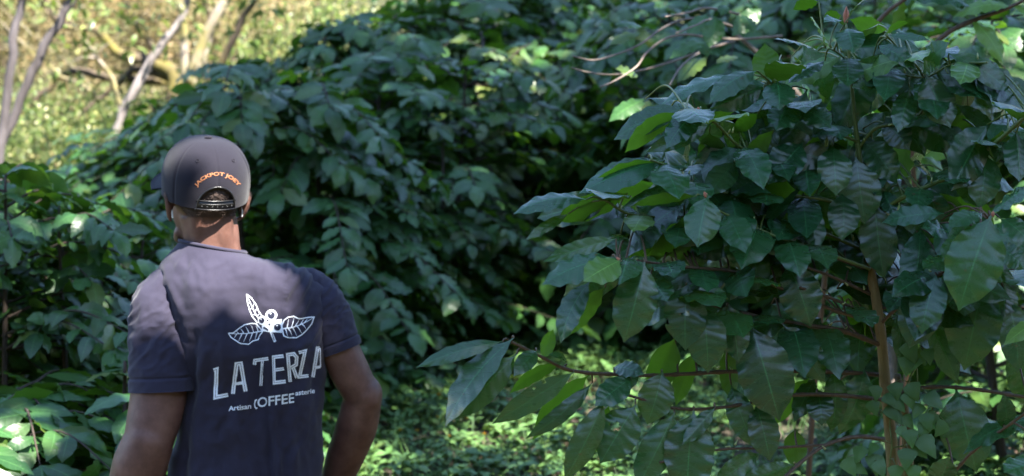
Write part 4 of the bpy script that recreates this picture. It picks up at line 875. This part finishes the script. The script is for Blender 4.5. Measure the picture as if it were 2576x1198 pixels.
# arms
def arm(pts, rads): add_tube(bg_, [Wm(*p) for p in pts], rads, 24, step=.008, round_ends=True)
arm([(440, 728, -.045), (403, 780, -.055), (403, 900, -.07), (399, 990, -.077), (386, 1060, -.085), (368, 1130, -.095)], [.044, .050, .0555, .0615, .0585, .0520])
arm([(372, 1115, -.092), (352, 1170, -.080), (338, 1225, -.05), (345, 1290, .02), (380, 1350, .11)], [.0560, .0600, .0570, .046, .032])
add_ellipsoid(bg_, Wm(372, 1108, -.115), (.044, .034, .046), np.eye(3), 18, 12)
arm([(770, 735, .02), (806, 770, .02), (850, 868, .02), (880, 935, .03), (912, 995, .04)], [.042, .045, .0440, .0445, .0400])
arm([(915, 990, .04), (898, 1070, .075), (868, 1150, .12), (838, 1225, .16), (800, 1290, .20)], [.0425, .0470, .0430, .034, .027])
add_ellipsoid(bg_, Wm(929, 1000, .03), (.027, .026, .030), np.eye(3), 16, 12)
# hands: palm, four bent fingers and a thumb, resting on the front of the thighs
def hand(wr, fw, sd, nm, sgn):
    """wr wrist, fw finger direction, sd direction from little finger to thumb, nm back of the hand"""
    wr = np.array(wr); fw = nrm(fw); nm = nrm(np.array(nm) - fw * np.dot(nm, fw)); sd_ = np.cross(fw, nm); sd_ = sd_ * np.sign(sd_.dot(sd))
    pm = np.stack([fw, sd_, nm], 1); add_ellipsoid(bg_, wr + fw * .050, (.056, .042, .017), pm, 20, 14)
    add_tube(bg_, [wr - fw * .02, wr + fw * .03], [.027, .026], 16, round_ends=True)
    for f_, (o_, ln, rd) in enumerate([(-.030, .060, .0080), (-.011, .075, .0088), (.010, .082, .0092), (.030, .072, .0090)]):
        b0 = wr + fw * .088 + sd_ * o_; cur = .22 + .06 * f_; P = [b0 - fw * .03, b0]; ang = 0.15
        for s_, fr in enumerate((.45, .32, .23)):
            ang += cur; P.append(P[-1] + (fw * math.cos(ang) - nm * math.sin(ang) + sd_ * o_ * .9) * ln * fr)
        add_tube(bg_, P, [rd, rd, rd * .96, rd * .88, rd * .74], 10, step=.004, round_ends=True)
    b0 = wr + fw * .028 + sd_ * .034; add_tube(bg_, [b0 - sd_ * .012, b0 + sd_ * .018 + fw * .018, b0 + sd_ * .030 + fw * .045 - nm * .010, b0 + sd_ * .031 + fw * .068 - nm * .02], [.014, .013, .0105, .0085], 10, step=.004, round_ends=True)
wl = Wm(380, 1350, .11); hand(wl, (.45, .62, -.65), (.6, -.1, .5), (-.75, .55, .1), 1)
wr_ = Wm(800, 1290, .20); hand(wr_, (-.55, .35, -.75), (-.5, .6, .5), (.70, .62, -.2), -1)
# legs and feet
HIPZ = .93
def leg(sx, fwd):
    c = rotz(np.array([sx * .095, 0, 0]), YAW) + [XP + .01, YM + .02, 0]; f = rotz(np.array([0, 1.0, 0]), YAW)
    P = [c + [0, 0, HIPZ], c + f * fwd * .35 + [0, 0, .70], c + f * fwd * .6 + [0, 0, .49], c + f * fwd * .8 + [0, 0, .32], c + f * fwd + [0, 0, .09]]
    add_tube(bg_, P, [.092, .078, .057, .056, .039], 20, step=.02, round_ends=True)
    a_ = P[-1]; add_tube(bg_, [a_ - f * .05 - [0, 0, .045], a_ + f * .06 - [0, 0, .045], a_ + f * .15 - [0, 0, .058]], [.034, .036, .026], 14, step=.01, round_ends=True)
    return P, f
LG = [leg(-1, .10), leg(1, -.06)]

def remesh(name, g, voxel, it, mat, parent, origin, fac=.5):
    me = mesh_data(name + '_raw', g, mat, True, origin); o = link(name + '_raw', me)
    md = o.modifiers.new('r', 'REMESH'); md.mode = 'VOXEL'; md.voxel_size = voxel
    ms = o.modifiers.new('s', 'SMOOTH'); ms.iterations = it; ms.factor = fac
    dg = bpy.context.evaluated_depsgraph_get(); dg.update(); m2 = bpy.data.meshes.new_from_object(o.evaluated_get(dg)); m2.name = name
    bpy.data.objects.remove(o); bpy.data.meshes.remove(me)
    m2.polygons.foreach_set('use_smooth', np.ones(len(m2.polygons), bool)); m2.materials.clear(); m2.materials.append(mat)
    return link(name, m2, parent)
person = remesh('person', bg_, .0045, 7, M['skin'], None, FOOT); person.location = tuple(FOOT)
tag(person, 'man seen from behind in a dark navy printed t-shirt and charcoal cap', 'person')
PV = np.empty(len(person.data.vertices) * 3, np.float32); person.data.vertices.foreach_get('co', PV); PV = PV.reshape(-1, 3) + FOOT
bvh_body = BVHTree.FromPolygons([tuple(map(float, p)) for p in PV], [tuple(p.vertices) for p in person.data.polygons])

shirt = build('t_shirt', g, M['shirt'], person, FOOT)
for gg in (SL, SR): build('sleeve', gg, M['shirt'], shirt, FOOT)
# collar rib
cp = V[0]; P = np.concatenate([cp, cp[:3]]); cg = Geo(); add_tube(cg, V[1], .0042, 8); v_, q_, t_, u_ = tube(np.concatenate([V[1], V[1][:1]]), .0042, 8, False); cg = Geo(); cg.add(v_, q_, None, u_)
build('collar', cg, M['shirt'], shirt, FOOT)

# trousers and shoes (below the picture)
tr = Geo(); Vt, _, _ = torso(.965, 48, 10, 1290, 1440); vv = np.concatenate([Vt.reshape(-1, 3), [Vt[0].mean(0)], [Vt[-1].mean(0)]]); m_ = len(vv)
tr.add(vv, grid_faces(10, 48), [(m_ - 2, a_, (a_ + 1) % 48) for a_ in range(48)] + [(m_ - 1, 9 * 48 + (a_ + 1) % 48, 9 * 48 + a_) for a_ in range(48)])
for P, f in LG: add_tube(tr, P[:4] + [P[4] + [0, 0, .03]], [.108, .096, .080, .074, .066], 24, step=.02)
t_ = remesh('trousers', tr, .007, 5, M['trouser'], person, FOOT)
for P, f in LG:
    sg = Geo(); a_ = P[-1]; add_tube(sg, [a_ - f * .06 - [0, 0, .040], a_ + f * .04 - [0, 0, .036], a_ + f * .16 - [0, 0, .052]], [.042, .046, .034], 18, step=.01, round_ends=True)
    fl = sg.v[0]; fl[:, 2] = np.maximum(fl[:, 2], .004); build('shoe', sg, M['shoe'], person, FOOT)

# ---- hair: a rough close shell on the back and sides of the skull
hg = Geo(); nA_, nV_ = 260, 80; az_ = np.linspace(-2.05, 2.05, nA_); hv = []; ok = np.zeros((nV_, nA_), bool)
for i in range(nV_):
    for j in range(nA_):
        a_ = az_[j]; zb = -.086 + .052 * smooth(.75, 1.5, abs(a_)); z = .05 + (zb - .05) * (i / (nV_ - 1)) + (0.004 * noise.noise((a_ * 9, 0, 0)) if i > nV_ - 6 else 0)
        d = rotz(np.array([math.sin(a_), -math.cos(a_), 0.0]), HY); o_ = HC + [0, 0, z] + d * .25
        hit = bvh_body.ray_cast(Vector(o_), Vector(-d))
        n0 = noise.noise((a_ * 40, z * 400, 1)) + .8 * noise.noise((a_ * 95, z * 900, 2))
        fade = smooth(0, .30, (z - zb) / .085)
        if hit[0] is not None and (hit[0] - Vector(o_)).length < .25: p = np.array(hit[0]) + np.array(hit[1]) * (-.001 + fade * (.0042 + .0018 * n0) + .0045 * math.exp(-(a_ / .38) ** 4) * math.exp(-((z + .018) / .022) ** 4))
        else: p = HC + [0, 0, z] + d * .09
        hv.append(p)
hg.add(np.array(hv), grid_faces(nV_, nA_, False)); hair = build('hair', hg, M['hair'], person, FOOT)
# tiny curls
cg = Geo(); HV = np.array(hv).reshape(nV_, nA_, 3)
for _ in range(5200):
    i = int(rng.integers(8, nV_ - 3)); j = int(rng.integers(40, nA_ - 40)); p = HV[i, j]; d = nrm(p - (HC + [0, 0, (p - HC)[2] * .8])); t1 = nrm(rng.normal(0, 1, 3)); e = p + d * .0035 + t1 * .0018
    b_ = np.cross(d, t1); b_ = nrm(b_) * .00045
    v0 = np.array([p - b_, p + b_, e + t1 * .001]); cg.add(v0, None, [(0, 1, 2)])
build('curls', cg, M['hair'], hair, FOOT)
for sx in (-1, 1):
    eg = Geo(); add_ellipsoid(eg, Hm(sx * .031, .0795, -.034), (.0120, .0122, .0105), HR, 16, 12); ey = build('eye', eg, M['eye'], person, FOOT); ig = Geo(); add_ellipsoid(ig, Hm(sx * .031, .0912, -.034), (.0058, .0016, .0058), HR, 14, 8); build('iris', ig, M['iris'], ey, FOOT)

# ---- cap
TILT = R(15); CC = HC + np.array([0, 0, -.036])
def Cm(v):                                          # cap frame (x right, y forward, z up, origin in the band plane)
    v = np.asarray(v, float); c, s_ = math.cos(TILT), math.sin(TILT)
    u = np.stack([v[..., 0], v[..., 1] * c - v[..., 2] * s_, v[..., 1] * s_ + v[..., 2] * c], -1); return rotz(u, HY) + CC
CH = .131
nA, nV = 240, 90; az_ = -math.pi + np.arange(nA) * 2 * math.pi / nA      # azimuth measured from the back centre
def crown(off):
    out = np.zeros((nV, nA, 3))
    for j, a_ in enumerate(az_):
        # lower rim: arch opening at the back
        w_ = a_ / .46; z0 = .052 * math.sqrt(max(0, 1 - w_ * w_)) if abs(w_) < 1 else 0.0
        v0 = z0 / CH
        for i in range(nV):
            v = v0 + (1 - v0) * (i / (nV - 1)); rr = (1 - v ** 3.6) ** (1 / 2.5) * (1 + .035 * math.sin(math.pi * min(1, v * 1.25)))
            sx = .0925; sy = .106
            gro = sum(math.exp(-(((a_ - q_ + math.pi) % (2 * math.pi) - math.pi) / .026) ** 2) for q_ in (0, 1.047, 2.094, 3.1416, -1.047, -2.094))
            k = rr * (1 - .020 * gro) + off
            k += .010 * noise.noise((a_ * 2.5, v * 4, 3)) * rr
            flat = 1 + .03 * max(0, math.cos(a_ - math.pi)) * (1 - v)
            out[i, j] = (math.sin(a_) * sx * k, -math.cos(a_) * sy * k * flat, v * CH + off * .0)
    return out
Cg = Geo(); C0 = Cm(crown(0)); C1 = Cm(crown(-.022)); Cg.add(C0.reshape(-1, 3), grid_faces(nV, nA)[:, ::-1]); Cg.add(C1.reshape(-1, 3), grid_faces(nV, nA))
j = np.arange(nA); k = (j + 1) % nA; off = nA * nV; Cg.q.append(np.stack([j, k, off + k, off + j], -1)[:, ::-1])
cap = build('cap', Cg, M['capcloth'], person, FOOT)
bvh_cap = BVHTree.FromPolygons([tuple(p) for p in C0.reshape(-1, 3)], [tuple(int(q_) for q_ in f) for f in grid_faces(nV, nA)])
bt = Geo(); add_ellipsoid(bt, Cm((0, 0, CH + .0005)), (.0085, .0085, .0045), np.eye(3), 18, 10); build('button', bt, M['capcloth'], cap, FOOT)
# brim
br = Geo(); nu, nv_ = 41, 16; vv = []
for s_ in (1, -1):
    for i in range(nv_):
        for u in np.linspace(-1, 1, nu):
            a_ = math.pi + u * 1.12; bx, by = math.sin(a_) * .0925, -math.cos(a_) * .106 * 1.02; t_ = i / (nv_ - 1)
            ox, oy = u * .100, .106 + .093 * math.sqrt(max(0, 1 - (abs(u)) ** 2.8)) - .030 * u * u
            x, y = bx * .97 + (ox - bx * .97) * t_, by * .97 + (oy - by * .97) * t_
            vv.append((x, y, -.002 - .008 * (x / .085) ** 2 + .006 * t_ + (.0016 if s_ > 0 else -.0016)))
vv = Cm(np.array(vv)); f0 = grid_faces(nv_, nu, False); br.add(vv, np.concatenate([f0, f0[:, ::-1] + nv_ * nu]))
e = (nv_ - 1) * nu; jj = np.arange(nu - 1); br.q.append(np.stack([e + jj, e + jj + 1, nv_ * nu + e + jj + 1, nv_ * nu + e + jj], -1))
build('brim', br, M['capcloth'], cap, FOOT)
# arch piping, strap with ridges, eyelets
ed = C0[0]; sel = np.where(np.abs(az_) < .50)[0]; ag = Geo(); add_tube(ag, ed[sel], .0022, 8); build('arch_binding', ag, M['strap'], cap, FOOT)
sg = Geo()
def band(z0, z1, r0, a0=-.47, a1=.47, n=40):
    aa = np.linspace(a0, a1, n); vv = []
    for (z, r_) in ((z0, r0), (z1, r0), (z1, r0 - .012), (z0, r0 - .012)):
        vv.append(Cm(np.stack([np.sin(aa) * .0925 * r_, -np.cos(aa) * .106 * r_, np.full(n, z)], -1)))
    vv = np.array(vv); i = np.arange(n - 1); q_ = []
    for k in range(4): q_.append(np.stack([k * n + i, k * n + i + 1, ((k + 1) % 4) * n + i + 1, ((k + 1) % 4) * n + i], -1))
    sg.add(vv.reshape(-1, 3), np.concatenate(q_))
band(.001, .021, 1.010); band(.0195, .0215, 1.028); band(.0005, .0025, 1.028); band(.0125, .0138, 1.022, -.36, .40)
for a_ in np.linspace(-.34, .36, 7): add_ellipsoid(sg, Cm((math.sin(a_) * .0925 * 1.016, -math.cos(a_) * .106 * 1.016, .0078)), (.0020, .0014, .0020), np.eye(3), 10, 8)
build('snap_strap', sg, M['strap'], cap, FOOT)
def cam_hit(bvh, px, py):
    o_ = Vector((0, 0, CZ)); d = Vector(tuple(W(px, py, 5.0))) - o_; d.normalize(); h = bvh.ray_cast(o_, d)
    return (None, None) if h[0] is None else (np.array(h[0]), np.array(h[1]) * (1 if h[1].dot(d) < 0 else -1))
for (px, py) in ((497, 405), (587, 404)):
    c, n_ = cam_hit(bvh_cap, px, py); t1 = nrm(np.cross(n_, [0, 0, 1])); t2 = np.cross(n_, t1); aa = np.linspace(0, 6.2832, 19); ring = c + .0035 * (np.cos(aa)[:, None] * t1 + np.sin(aa)[:, None] * t2) + n_ * .0006
    v_, q_, t_, u_ = tube(ring, .0011, 8, False); eg = Geo(); eg.add(v_, q_); build('eyelet', eg, M['capcloth'], cap, FOOT)

# ---- writing and the emblem
def text_geo(s, bold=0.0):
    cu = bpy.data.curves.new('t', 'FONT'); cu.body = s; cu.size = 1; cu.offset = bold; cu.resolution_u = 4; o = bpy.data.objects.new('t', cu); COL.objects.link(o)
    dg = bpy.context.evaluated_depsgraph_get(); dg.update(); me = bpy.data.meshes.new_from_object(o.evaluated_get(dg)); bpy.data.objects.remove(o)
    v = np.array([p.co[:2] for p in me.vertices]); me.calc_loop_triangles(); t = [tuple(x.vertices) for x in me.loop_triangles]; bpy.data.meshes.remove(me); return v, t
def finer(v, t, lim):
    v = [tuple(map(float, p)) for p in v]; t = list(t)
    for _ in range(7):
        mid = {}; out = []; done = True
        def m_(a, b_):
            k = (min(a, b_), max(a, b_))
            if k not in mid: mid[k] = len(v); v.append(((v[a][0] + v[b_][0]) / 2, (v[a][1] + v[b_][1]) / 2))
            return mid[k]
        long_ = lambda a, b_: math.hypot(v[a][0] - v[b_][0], v[a][1] - v[b_][1]) > lim
        for (a, b_, c) in t:
            e = (long_(a, b_), long_(b_, c), long_(c, a))
            if not any(e): out.append((a, b_, c)); continue
            done = False
            if all(e): x, y, z = m_(a, b_), m_(b_, c), m_(c, a); out += [(a, x, z), (x, b_, y), (z, y, c), (x, y, z)]
            else:
                if sum(e) == 1:
                    while not long_(a, b_): a, b_, c = b_, c, a
                    x = m_(a, b_); out += [(a, x, c), (x, b_, c)]
                else:
                    while long_(c, a): a, b_, c = b_, c, a
                    x, y = m_(a, b_), m_(b_, c); out += [(x, b_, y), (a, x, y), (a, y, c)]
        t = out
        if done: break
    return np.array(v), t
def project_on(bvh, pts, offm, fallback=None):
    out = []
    for (x, y) in pts:
        c, n_ = cam_hit(bvh, x, y)
        if c is None: c = out[-1] if out else Wm(x, y, -.12); out.append(c); continue
        out.append(c + n_ * offm)
    return np.array(out)
pg = Geo(); pd = Geo()
C4 = lambda x, y: ((x / 2.1017 + 800) / 1.590062, (y / 2.1017 + 1130) / 1.590062)
def put(gg, pts, quads, tris, offm=.0014, bvh=None):
    v = project_on(bvh or bvh_shirt, [C4(*p) for p in pts], offm); gg.add(v, quads, tris)
def offset_poly(P, d):
    P = np.asarray(P, float); T = nrm(np.diff(P, axis=0)); nn = np.stack([-T[:, 1], T[:, 0]], 1); out = [P[0] + nn[0] * d]
    for i in range(1, len(P) - 1):
        m = nn[i - 1] + nn[i]; m = m / max(.35, m.dot(m)) * 2 * .5 * 2 / 2; m = (nn[i - 1] + nn[i]); m = m / max(.5, (m @ m) / 2); out.append(P[i] + m * d)
    out.append(P[-1] + nn[-1] * d); return np.array(out)
def strip(gg, P, d0, d1, offm=.0014, step=9, taper=None):
    a, b_ = offset_poly(P, d0), offset_poly(P, d1); A_, B_ = [], []
    for i in range(len(P) - 1):
        n = max(1, int(np.linalg.norm(np.subtract(P[i + 1], P[i])) / step))
        for k in range(n + (1 if i == len(P) - 2 else 0)): u = k / n; A_.append(a[i] + (a[i + 1] - a[i]) * u); B_.append(b_[i] + (b_[i + 1] - b_[i]) * u)
    A_, B_ = np.array(A_), np.array(B_); n = len(A_)
    if taper: w_ = np.linspace(taper[0], taper[1], n)[:, None]; mid = (A_ + B_) / 2; A_ = mid + (A_ - mid) * w_; B_ = mid + (B_ - mid) * w_
    i = np.arange(n - 1); put(gg, np.concatenate([A_, B_]), np.stack([i, i + 1, n + i + 1, n + i], -1), None, offm)
def inline(P, w_=15, gap=1.8):
    strip(pg, P, gap, w_); strip(pg, P, -w_, -gap)
inline([(118, 738), (142, 730), (131, 965), (236, 943)], 17)                                   # L
inline([(278, 936), (306, 684), (340, 680), (382, 916)], 16); strip(pg, [(290, 852), (368, 842)], -13, 13)       # A
inline([(456, 692), (460, 655), (572, 640)], 14); strip(pg, [(530, 655), (511, 868)], 2, 15, taper=(1, .8)); strip(pg, [(530, 655), (511, 868)], -11, -2)   # T
inline([(702, 618), (618, 628), (624, 842), (717, 832)], 15); strip(pg, [(636, 735), (704, 724)], 2, 13); strip(pg, [(636, 735), (704, 724)], -13, -2)       # E
inline([(755, 836), (737, 606), (788, 600), (812, 628), (806, 690), (762, 716)], 15); strip(pg, [(782, 714), (812, 800)], 2, 14); strip(pg, [(782, 714), (812, 800)], -14, -2)   # R
inline([(828, 588), (880, 577), (834, 792), (908, 784)], 14)                                  # Z
inline([(945, 796), (984, 552), (1003, 549)], 15); strip(pg, [(960, 716), (1008, 709)], -12, 12); strip(pg, [(1006, 550), (1008, 640), (1009, 712)], -5, 5)     # A running into the side fold
def word(s, x0, y0, x1, y1, hgt, bold=.0, lean=0.0):
    v, t = text_geo(s, bold); v, t = finer(v, t, .16); wd_ = v[:, 0].max(); ux = np.array([x1 - x0, y1 - y0]) / wd_; up = np.array([lean, -hgt / .72])
    put(pg, v[:, :1] * ux + v[:, 1:] * up + [x0, y0], None, t)
word('Artisan', 242, 1081, 426, 1058, 42, .018); word('OFFEE', 478, 1050, 792, 1008, 82, .014); word('asterie', 800, 951, 961, 929, 42, .018)
strip(pg, [(478, 984), (464, 992), (456, 1020), (459, 1046), (470, 1058), (480, 1052)], -5.5, 5.5)
# coffee sprig
def outline(P, w_=4.5): strip(pg, P + [P[0]], -w_, w_, step=8)
LR = [(693, 395), (690, 360), (705, 320), (740, 292), (790, 286), (828, 305), (880, 300), (956, 291), (936, 345), (892, 402), (850, 442), (808, 466), (745, 465), (705, 450)]
LL = [(236, 427), (278, 424), (322, 388), (372, 358), (432, 344), (472, 348), (505, 385), (528, 412), (500, 452), (488, 482), (445, 492), (408, 520), (335, 514), (296, 488), (258, 462)]
LT = [(390, 99), (432, 130), (470, 180), (492, 240), (520, 280), (505, 335), (480, 338), (440, 288), (418, 232), (398, 172)]
for P in (LR, LL, LT): outline(P)
def veins(mid, pairs, w_=3.2):
    strip(pg, mid, -w_, w_, taper=(1.6, .5))
    for a, b_ in pairs: strip(pg, [a, ((a[0] + b_[0]) / 2 + 2, (a[1] + b_[1]) / 2 - 3), b_], -3.0, 3.0, step=7, taper=(1.6, .3))
veins([(690, 392), (760, 382), (830, 362), (900, 330), (950, 296)], [((730, 386), (740, 310)), ((765, 380), (790, 300)), ((800, 370), (830, 316)), ((840, 358), (868, 310)), ((875, 343), (905, 306)), ((740, 386), (770, 450)), ((775, 378), (812, 448)), ((815, 368), (852, 428)), ((855, 352), (888, 392)), ((716, 390), (735, 448))])
veins([(525, 408), (460, 420), (390, 430), (310, 432), (246, 430)], [((490, 414), (470, 362)), ((450, 421), (426, 358)), ((410, 427), (382, 372)), ((365, 431), (340, 392)), ((320, 432), (300, 412)), ((480, 418), (462, 478)), ((440, 424), (412, 500)), ((395, 429), (362, 502)), ((350, 432), (322, 492)), ((305, 432), (285, 468))])
veins([(508, 325), (470, 270), (436, 200), (396, 108)], [((480, 285), (500, 262)), ((460, 250), (480, 215)), ((440, 210), (458, 176)), ((470, 270), (446, 276)), ((446, 222), (424, 222)), ((425, 176), (405, 168))])
def disc(gg, cx, cy, r0, r1, offm):
    aa = np.linspace(0, 2 * math.pi, 25); v = np.concatenate([np.stack([cx + r0 * np.cos(aa), cy + r0 * np.sin(aa)], 1), np.stack([cx + r1 * np.cos(aa), cy + r1 * np.sin(aa)], 1)]); i = np.arange(24)
    put(gg, v, np.stack([i, i + 1, 25 + i + 1, 25 + i], -1), None, offm)
for (cx, cy, r_, ix, iy, ir) in ((600, 275, 48, 600, 276, 31), (525, 318, 38, 520, 320, 25), (648, 374, 46, 652, 376, 29)):
    disc(pg, cx, cy, r_, 1, .0010); disc(pd, ix, iy, ir, 1, .0017); disc(pg, ix - ir * .2, iy - ir * .45, ir * .22, .5, .0023)
strip(pg, [(505, 330), (560, 350), (610, 340), (690, 330)], -22, 22, offm=.0008); strip(pg, [(520, 385), (600, 395), (690, 400)], -28, 24, offm=.0007); strip(pg, [(590, 400), (612, 450), (632, 500)], -11, 11, offm=.00085)
strip(pd, [(535, 378), (556, 388), (574, 404)], -6, 8, offm=.0016); strip(pd, [(604, 420), (615, 455), (626, 488)], -3, 3, offm=.0016); strip(pd, [(580, 345), (588, 360)], -7, 7, offm=.0016)
build('print', pg, M['print'], shirt, FOOT); build('print_dark_ink', pd, M['printdark'], shirt, FOOT)
# cap embroidery on an arc
lg = Geo(); s_ = 'JACKPOT JOEY'
v, t = text_geo(s_, .030); v, t = finer(v, t, .25); wd_ = v[:, 0].max(); Rr = 66.0; cx, cy = 547.5, 503.5; half = .98
th = (v[:, 0] / wd_ - .5) * 2 * half + .0; hh = v[:, 1] / .72 * 8.8
rad_ = Rr - 4.5 + hh
pts = np.stack([cx + np.sin(th) * rad_ * 1.0, cy - np.cos(th) * rad_], 1); vv = project_on(bvh_cap, pts, .0010); lg.add(vv, None, t)
build('embroidered_lettering', lg, M['orange'], cap, FOOT)
# earbuds
for sx, lab in ((-1, 0), (1, 0)):
    eg = Geo(); p = Hm(sx * .078, .000, -.056); add_ellipsoid(eg, p, (.005, .007, .007), HR, 14, 10); add_tube(eg, [Hm(sx * .0775, -.020, -.058), Hm(sx * .0775, -.022, -.070), Hm(sx * .0765, -.022, -.080)], [.0022, .0021, .0020], 10, round_ends=True); build('earbud', eg, M['white_plastic'], person, FOOT)
# sub-parts of cap, shirt and hair were given the person's frame already (parents sit at its origin)
# ------------------------------------------------------------------ shade trees standing behind and right of the viewer
LITP = [[(415, 400), (465, 335), (640, 330), (650, 620), (700, 640), (745, 655), (690, 690), (655, 740), (640, 790), (590, 800), (520, 810), (440, 800), (420, 720), (340, 740), (330, 690), (430, 645), (500, 645), (512, 560), (510, 530), (490, 470), (440, 425)],
        [(770, 700), (850, 730), (880, 800), (800, 800)], [(345, 750), (420, 760), (430, 800), (360, 850), (340, 800)], [(700, 740), (745, 720), (760, 770), (715, 800)]]
def man_lit(P):
    t = (P[:, 1] - 4.64) / SUN[1]; ok = t > 0
    H = P - SUN * t[:, None]; pr = project(H); out = np.zeros(len(P), bool)
    for i in np.where(ok)[0]:
        out[i] = any(inpoly(pr[i, 0], pr[i, 1], q_) for q_ in LITP)
    t = (P[:, 1] - 3.72) / SUN[1]; pr = project(P - SUN * t[:, None])
    for (cx, cy) in ((1490, 690), (2560, 860), (2440, 1105), (2040, 95)): out |= (t > 0) & (np.hypot(pr[:, 0] - cx, pr[:, 1] - cy) < 42)
    return out
CAN = {k: [] for k in 'abc'}; SZ = {'a': .12, 'b': .19, 'c': .24}
def targets(n, fn, t0, t1, key, guard=True):
    Tt = fn(n); pt = project(Tt); Tt = Tt[~((np.hypot((pt[:, 0] - 1250) / 190, (pt[:, 1] - 180) / 110) < 1) & (key == 'c') & (rng.uniform(0, 1, len(Tt)) < .85))]; d = rng.uniform(t0, t1, len(Tt))[:, None]; P = Tt + SUN * d
    pr = project(P); vis = (pr[:, 2] > 0) & (pr[:, 0] > -500) & (pr[:, 0] < 3100) & (pr[:, 1] > -500) & (pr[:, 1] < 1700)
    P = P[~vis]
    sz = SZ[key] * rng.uniform(.7, 1.3, len(P)); A = nrm(rng.normal(0, 1, (len(P), 3)) * [1, 1, .4]); N = SUN + rng.normal(0, .45, P.shape); N = nrm(N - A * np.sum(N * A, 1, keepdims=True)); B = np.cross(N, A)
    tg_ = (P[:, 2] - .76) / SUN[2]; G_ = P - SUN * tg_[:, None]
    sunny = (np.hypot((G_[:, 0] - .55) / 1.5, (G_[:, 1] - 7.6) / 1.4) < 1) & (rng.uniform(0, 1, len(P)) < .72); P, sz, A, N, B = P[~sunny], sz[~sunny], A[~sunny], N[~sunny], B[~sunny]
    h2 = project(P - SUN * ((P[:, 1] - 10.1) / SUN[1])[:, None]); sunny = (np.hypot((h2[:, 0] - 1240) / 230, (h2[:, 1] - 165) / 150) < 1) & (rng.uniform(0, 1, len(P)) < .85) & (P[:, 1] < 10.1); P, sz, A, N, B = P[~sunny], sz[~sunny], A[~sunny], N[~sunny], B[~sunny]
    if guard:
        bad = np.zeros(len(P), bool)
        for u in (0, .33, .66, 1):
            for v in (-.25, 0, .25): bad |= man_lit(P + A * (sz * u)[:, None] + B * (sz * v)[:, None])
        P, sz, A, N = P[~bad], sz[~bad], A[~bad], N[~bad]
    CAN[key].append(np.concatenate([P, A, N, sz[:, None]], 1))
def box(px0, px1, py0, py1, y0, y1):
    def f(n):
        Y = rng.uniform(y0, y1, n); x = rng.uniform(px0, px1, n); y = rng.uniform(py0, py1, n); return np.array([W(a, b_, c) for a, b_, c in zip(x, y, Y)])
    return f
def gbox(x0, x1, y0, y1, z1=1.9):
    def f(n):
        x = rng.uniform(x0, x1, n); y = rng.uniform(y0, y1, n); return np.stack([x, y, ground_z(x, y) + rng.uniform(.35 if z1 > 1 else 0, z1, n)], 1)
    return f
DENS = 1.0
targets(int(800 * DENS), box(300, 980, 560, 1350, 4.55, 4.8), 3.6, 5.2, 'a')             # back and arms of the man
targets(170, box(392, 480, 395, 545, 4.58, 4.8), 3.6, 5.0, 'a'); targets(120, box(430, 508, 560, 645, 4.62, 4.78), 3.6, 5.0, 'a')
targets(int(2400 * DENS), box(950, 2750, -60, 1350, 3.5, 4.4), 5.0, 8.5, 'b')            # the big tree
targets(int(6200 * DENS), gbox(-1.6, 4.5, 8.3, 12.5, 2.2), 6.5, 11, 'c'); targets(int(420 * DENS), gbox(-1.4, 3.5, 5.4, 7.8, .6), 6.5, 10, 'c')                       # hedge and slope
targets(int(380 * DENS), box(-150, 420, 360, 1300, 5.4, 7.2), 5.5, 9, 'b')                # left bushes, loosely
targets(2000, box(430, 1400, 150, 850, 6.9, 8.8), 6.5, 10.5, 'c'); targets(1100, box(1350, 2700, -80, 700, 5.0, 7.8), 6.5, 10, 'c')
trees = {'a': ('overhanging_tree', (2.6, 1.4), 'shade tree limb with leaves hanging over the path behind the camera'), 'b': ('shade_tree', (4.9, -.8), 'tall shade tree standing right of the path behind the camera'), 'c': ('shade_tree', (7.2, 2.4), 'tallest shade tree on the bank beyond the right edge')}
for key, (nm, (tx, ty), lab) in trees.items():
    Q = np.concatenate(CAN[key]); P = Q[:, :3]; n = len(P); z0 = float(ground_z(tx, ty))
    r = thing(nm, (tx, ty, z0 - .1), lab, 'tree', 'shade trees'); org = tuple(r.location); c = P.mean(0); g = Geo(); tp_ = np.array([tx, ty, z0 - .2])
    top = np.array([tx * .7 + c[0] * .3, ty * .7 + c[1] * .3, c[2] * .8]); tr_p, tr_r = resample([tp_, (tp_ + top) / 2 + [.1, 0, 0], top], [.2, .15, .1], .2); add_tube(g, tr_p, tr_r, 12)
    for _ in range(9):
        q_ = P[int(rng.integers(n))]; s_ = tr_p[int(rng.integers(len(tr_p) // 2, len(tr_p)))]
        mp = (s_ + q_) / 2 + [0, 0, .2]; ck = project(np.array([s_ + (q_ - s_) * u for u in (.25, .5, .75, 1)]))
        if man_lit(np.array([s_ + (q_ - s_) * u for u in np.linspace(0, 1, 25)])).any(): continue
        add_tube(g, [s_, mp, q_], [.05, .03, .012], 7, step=.15)
    build('trunk', g, M['bark_grey'], r, org)
    f_ = Geo(); sz = Q[:, 9]
    leaves(f_, P, Q[:, 3:6], Q[:, 6:9], sz, sz * .5, 4, 2, prof=(PT2, PW2), wave=.06)
    build('crown', f_, M['leaf_shade'], r, org)
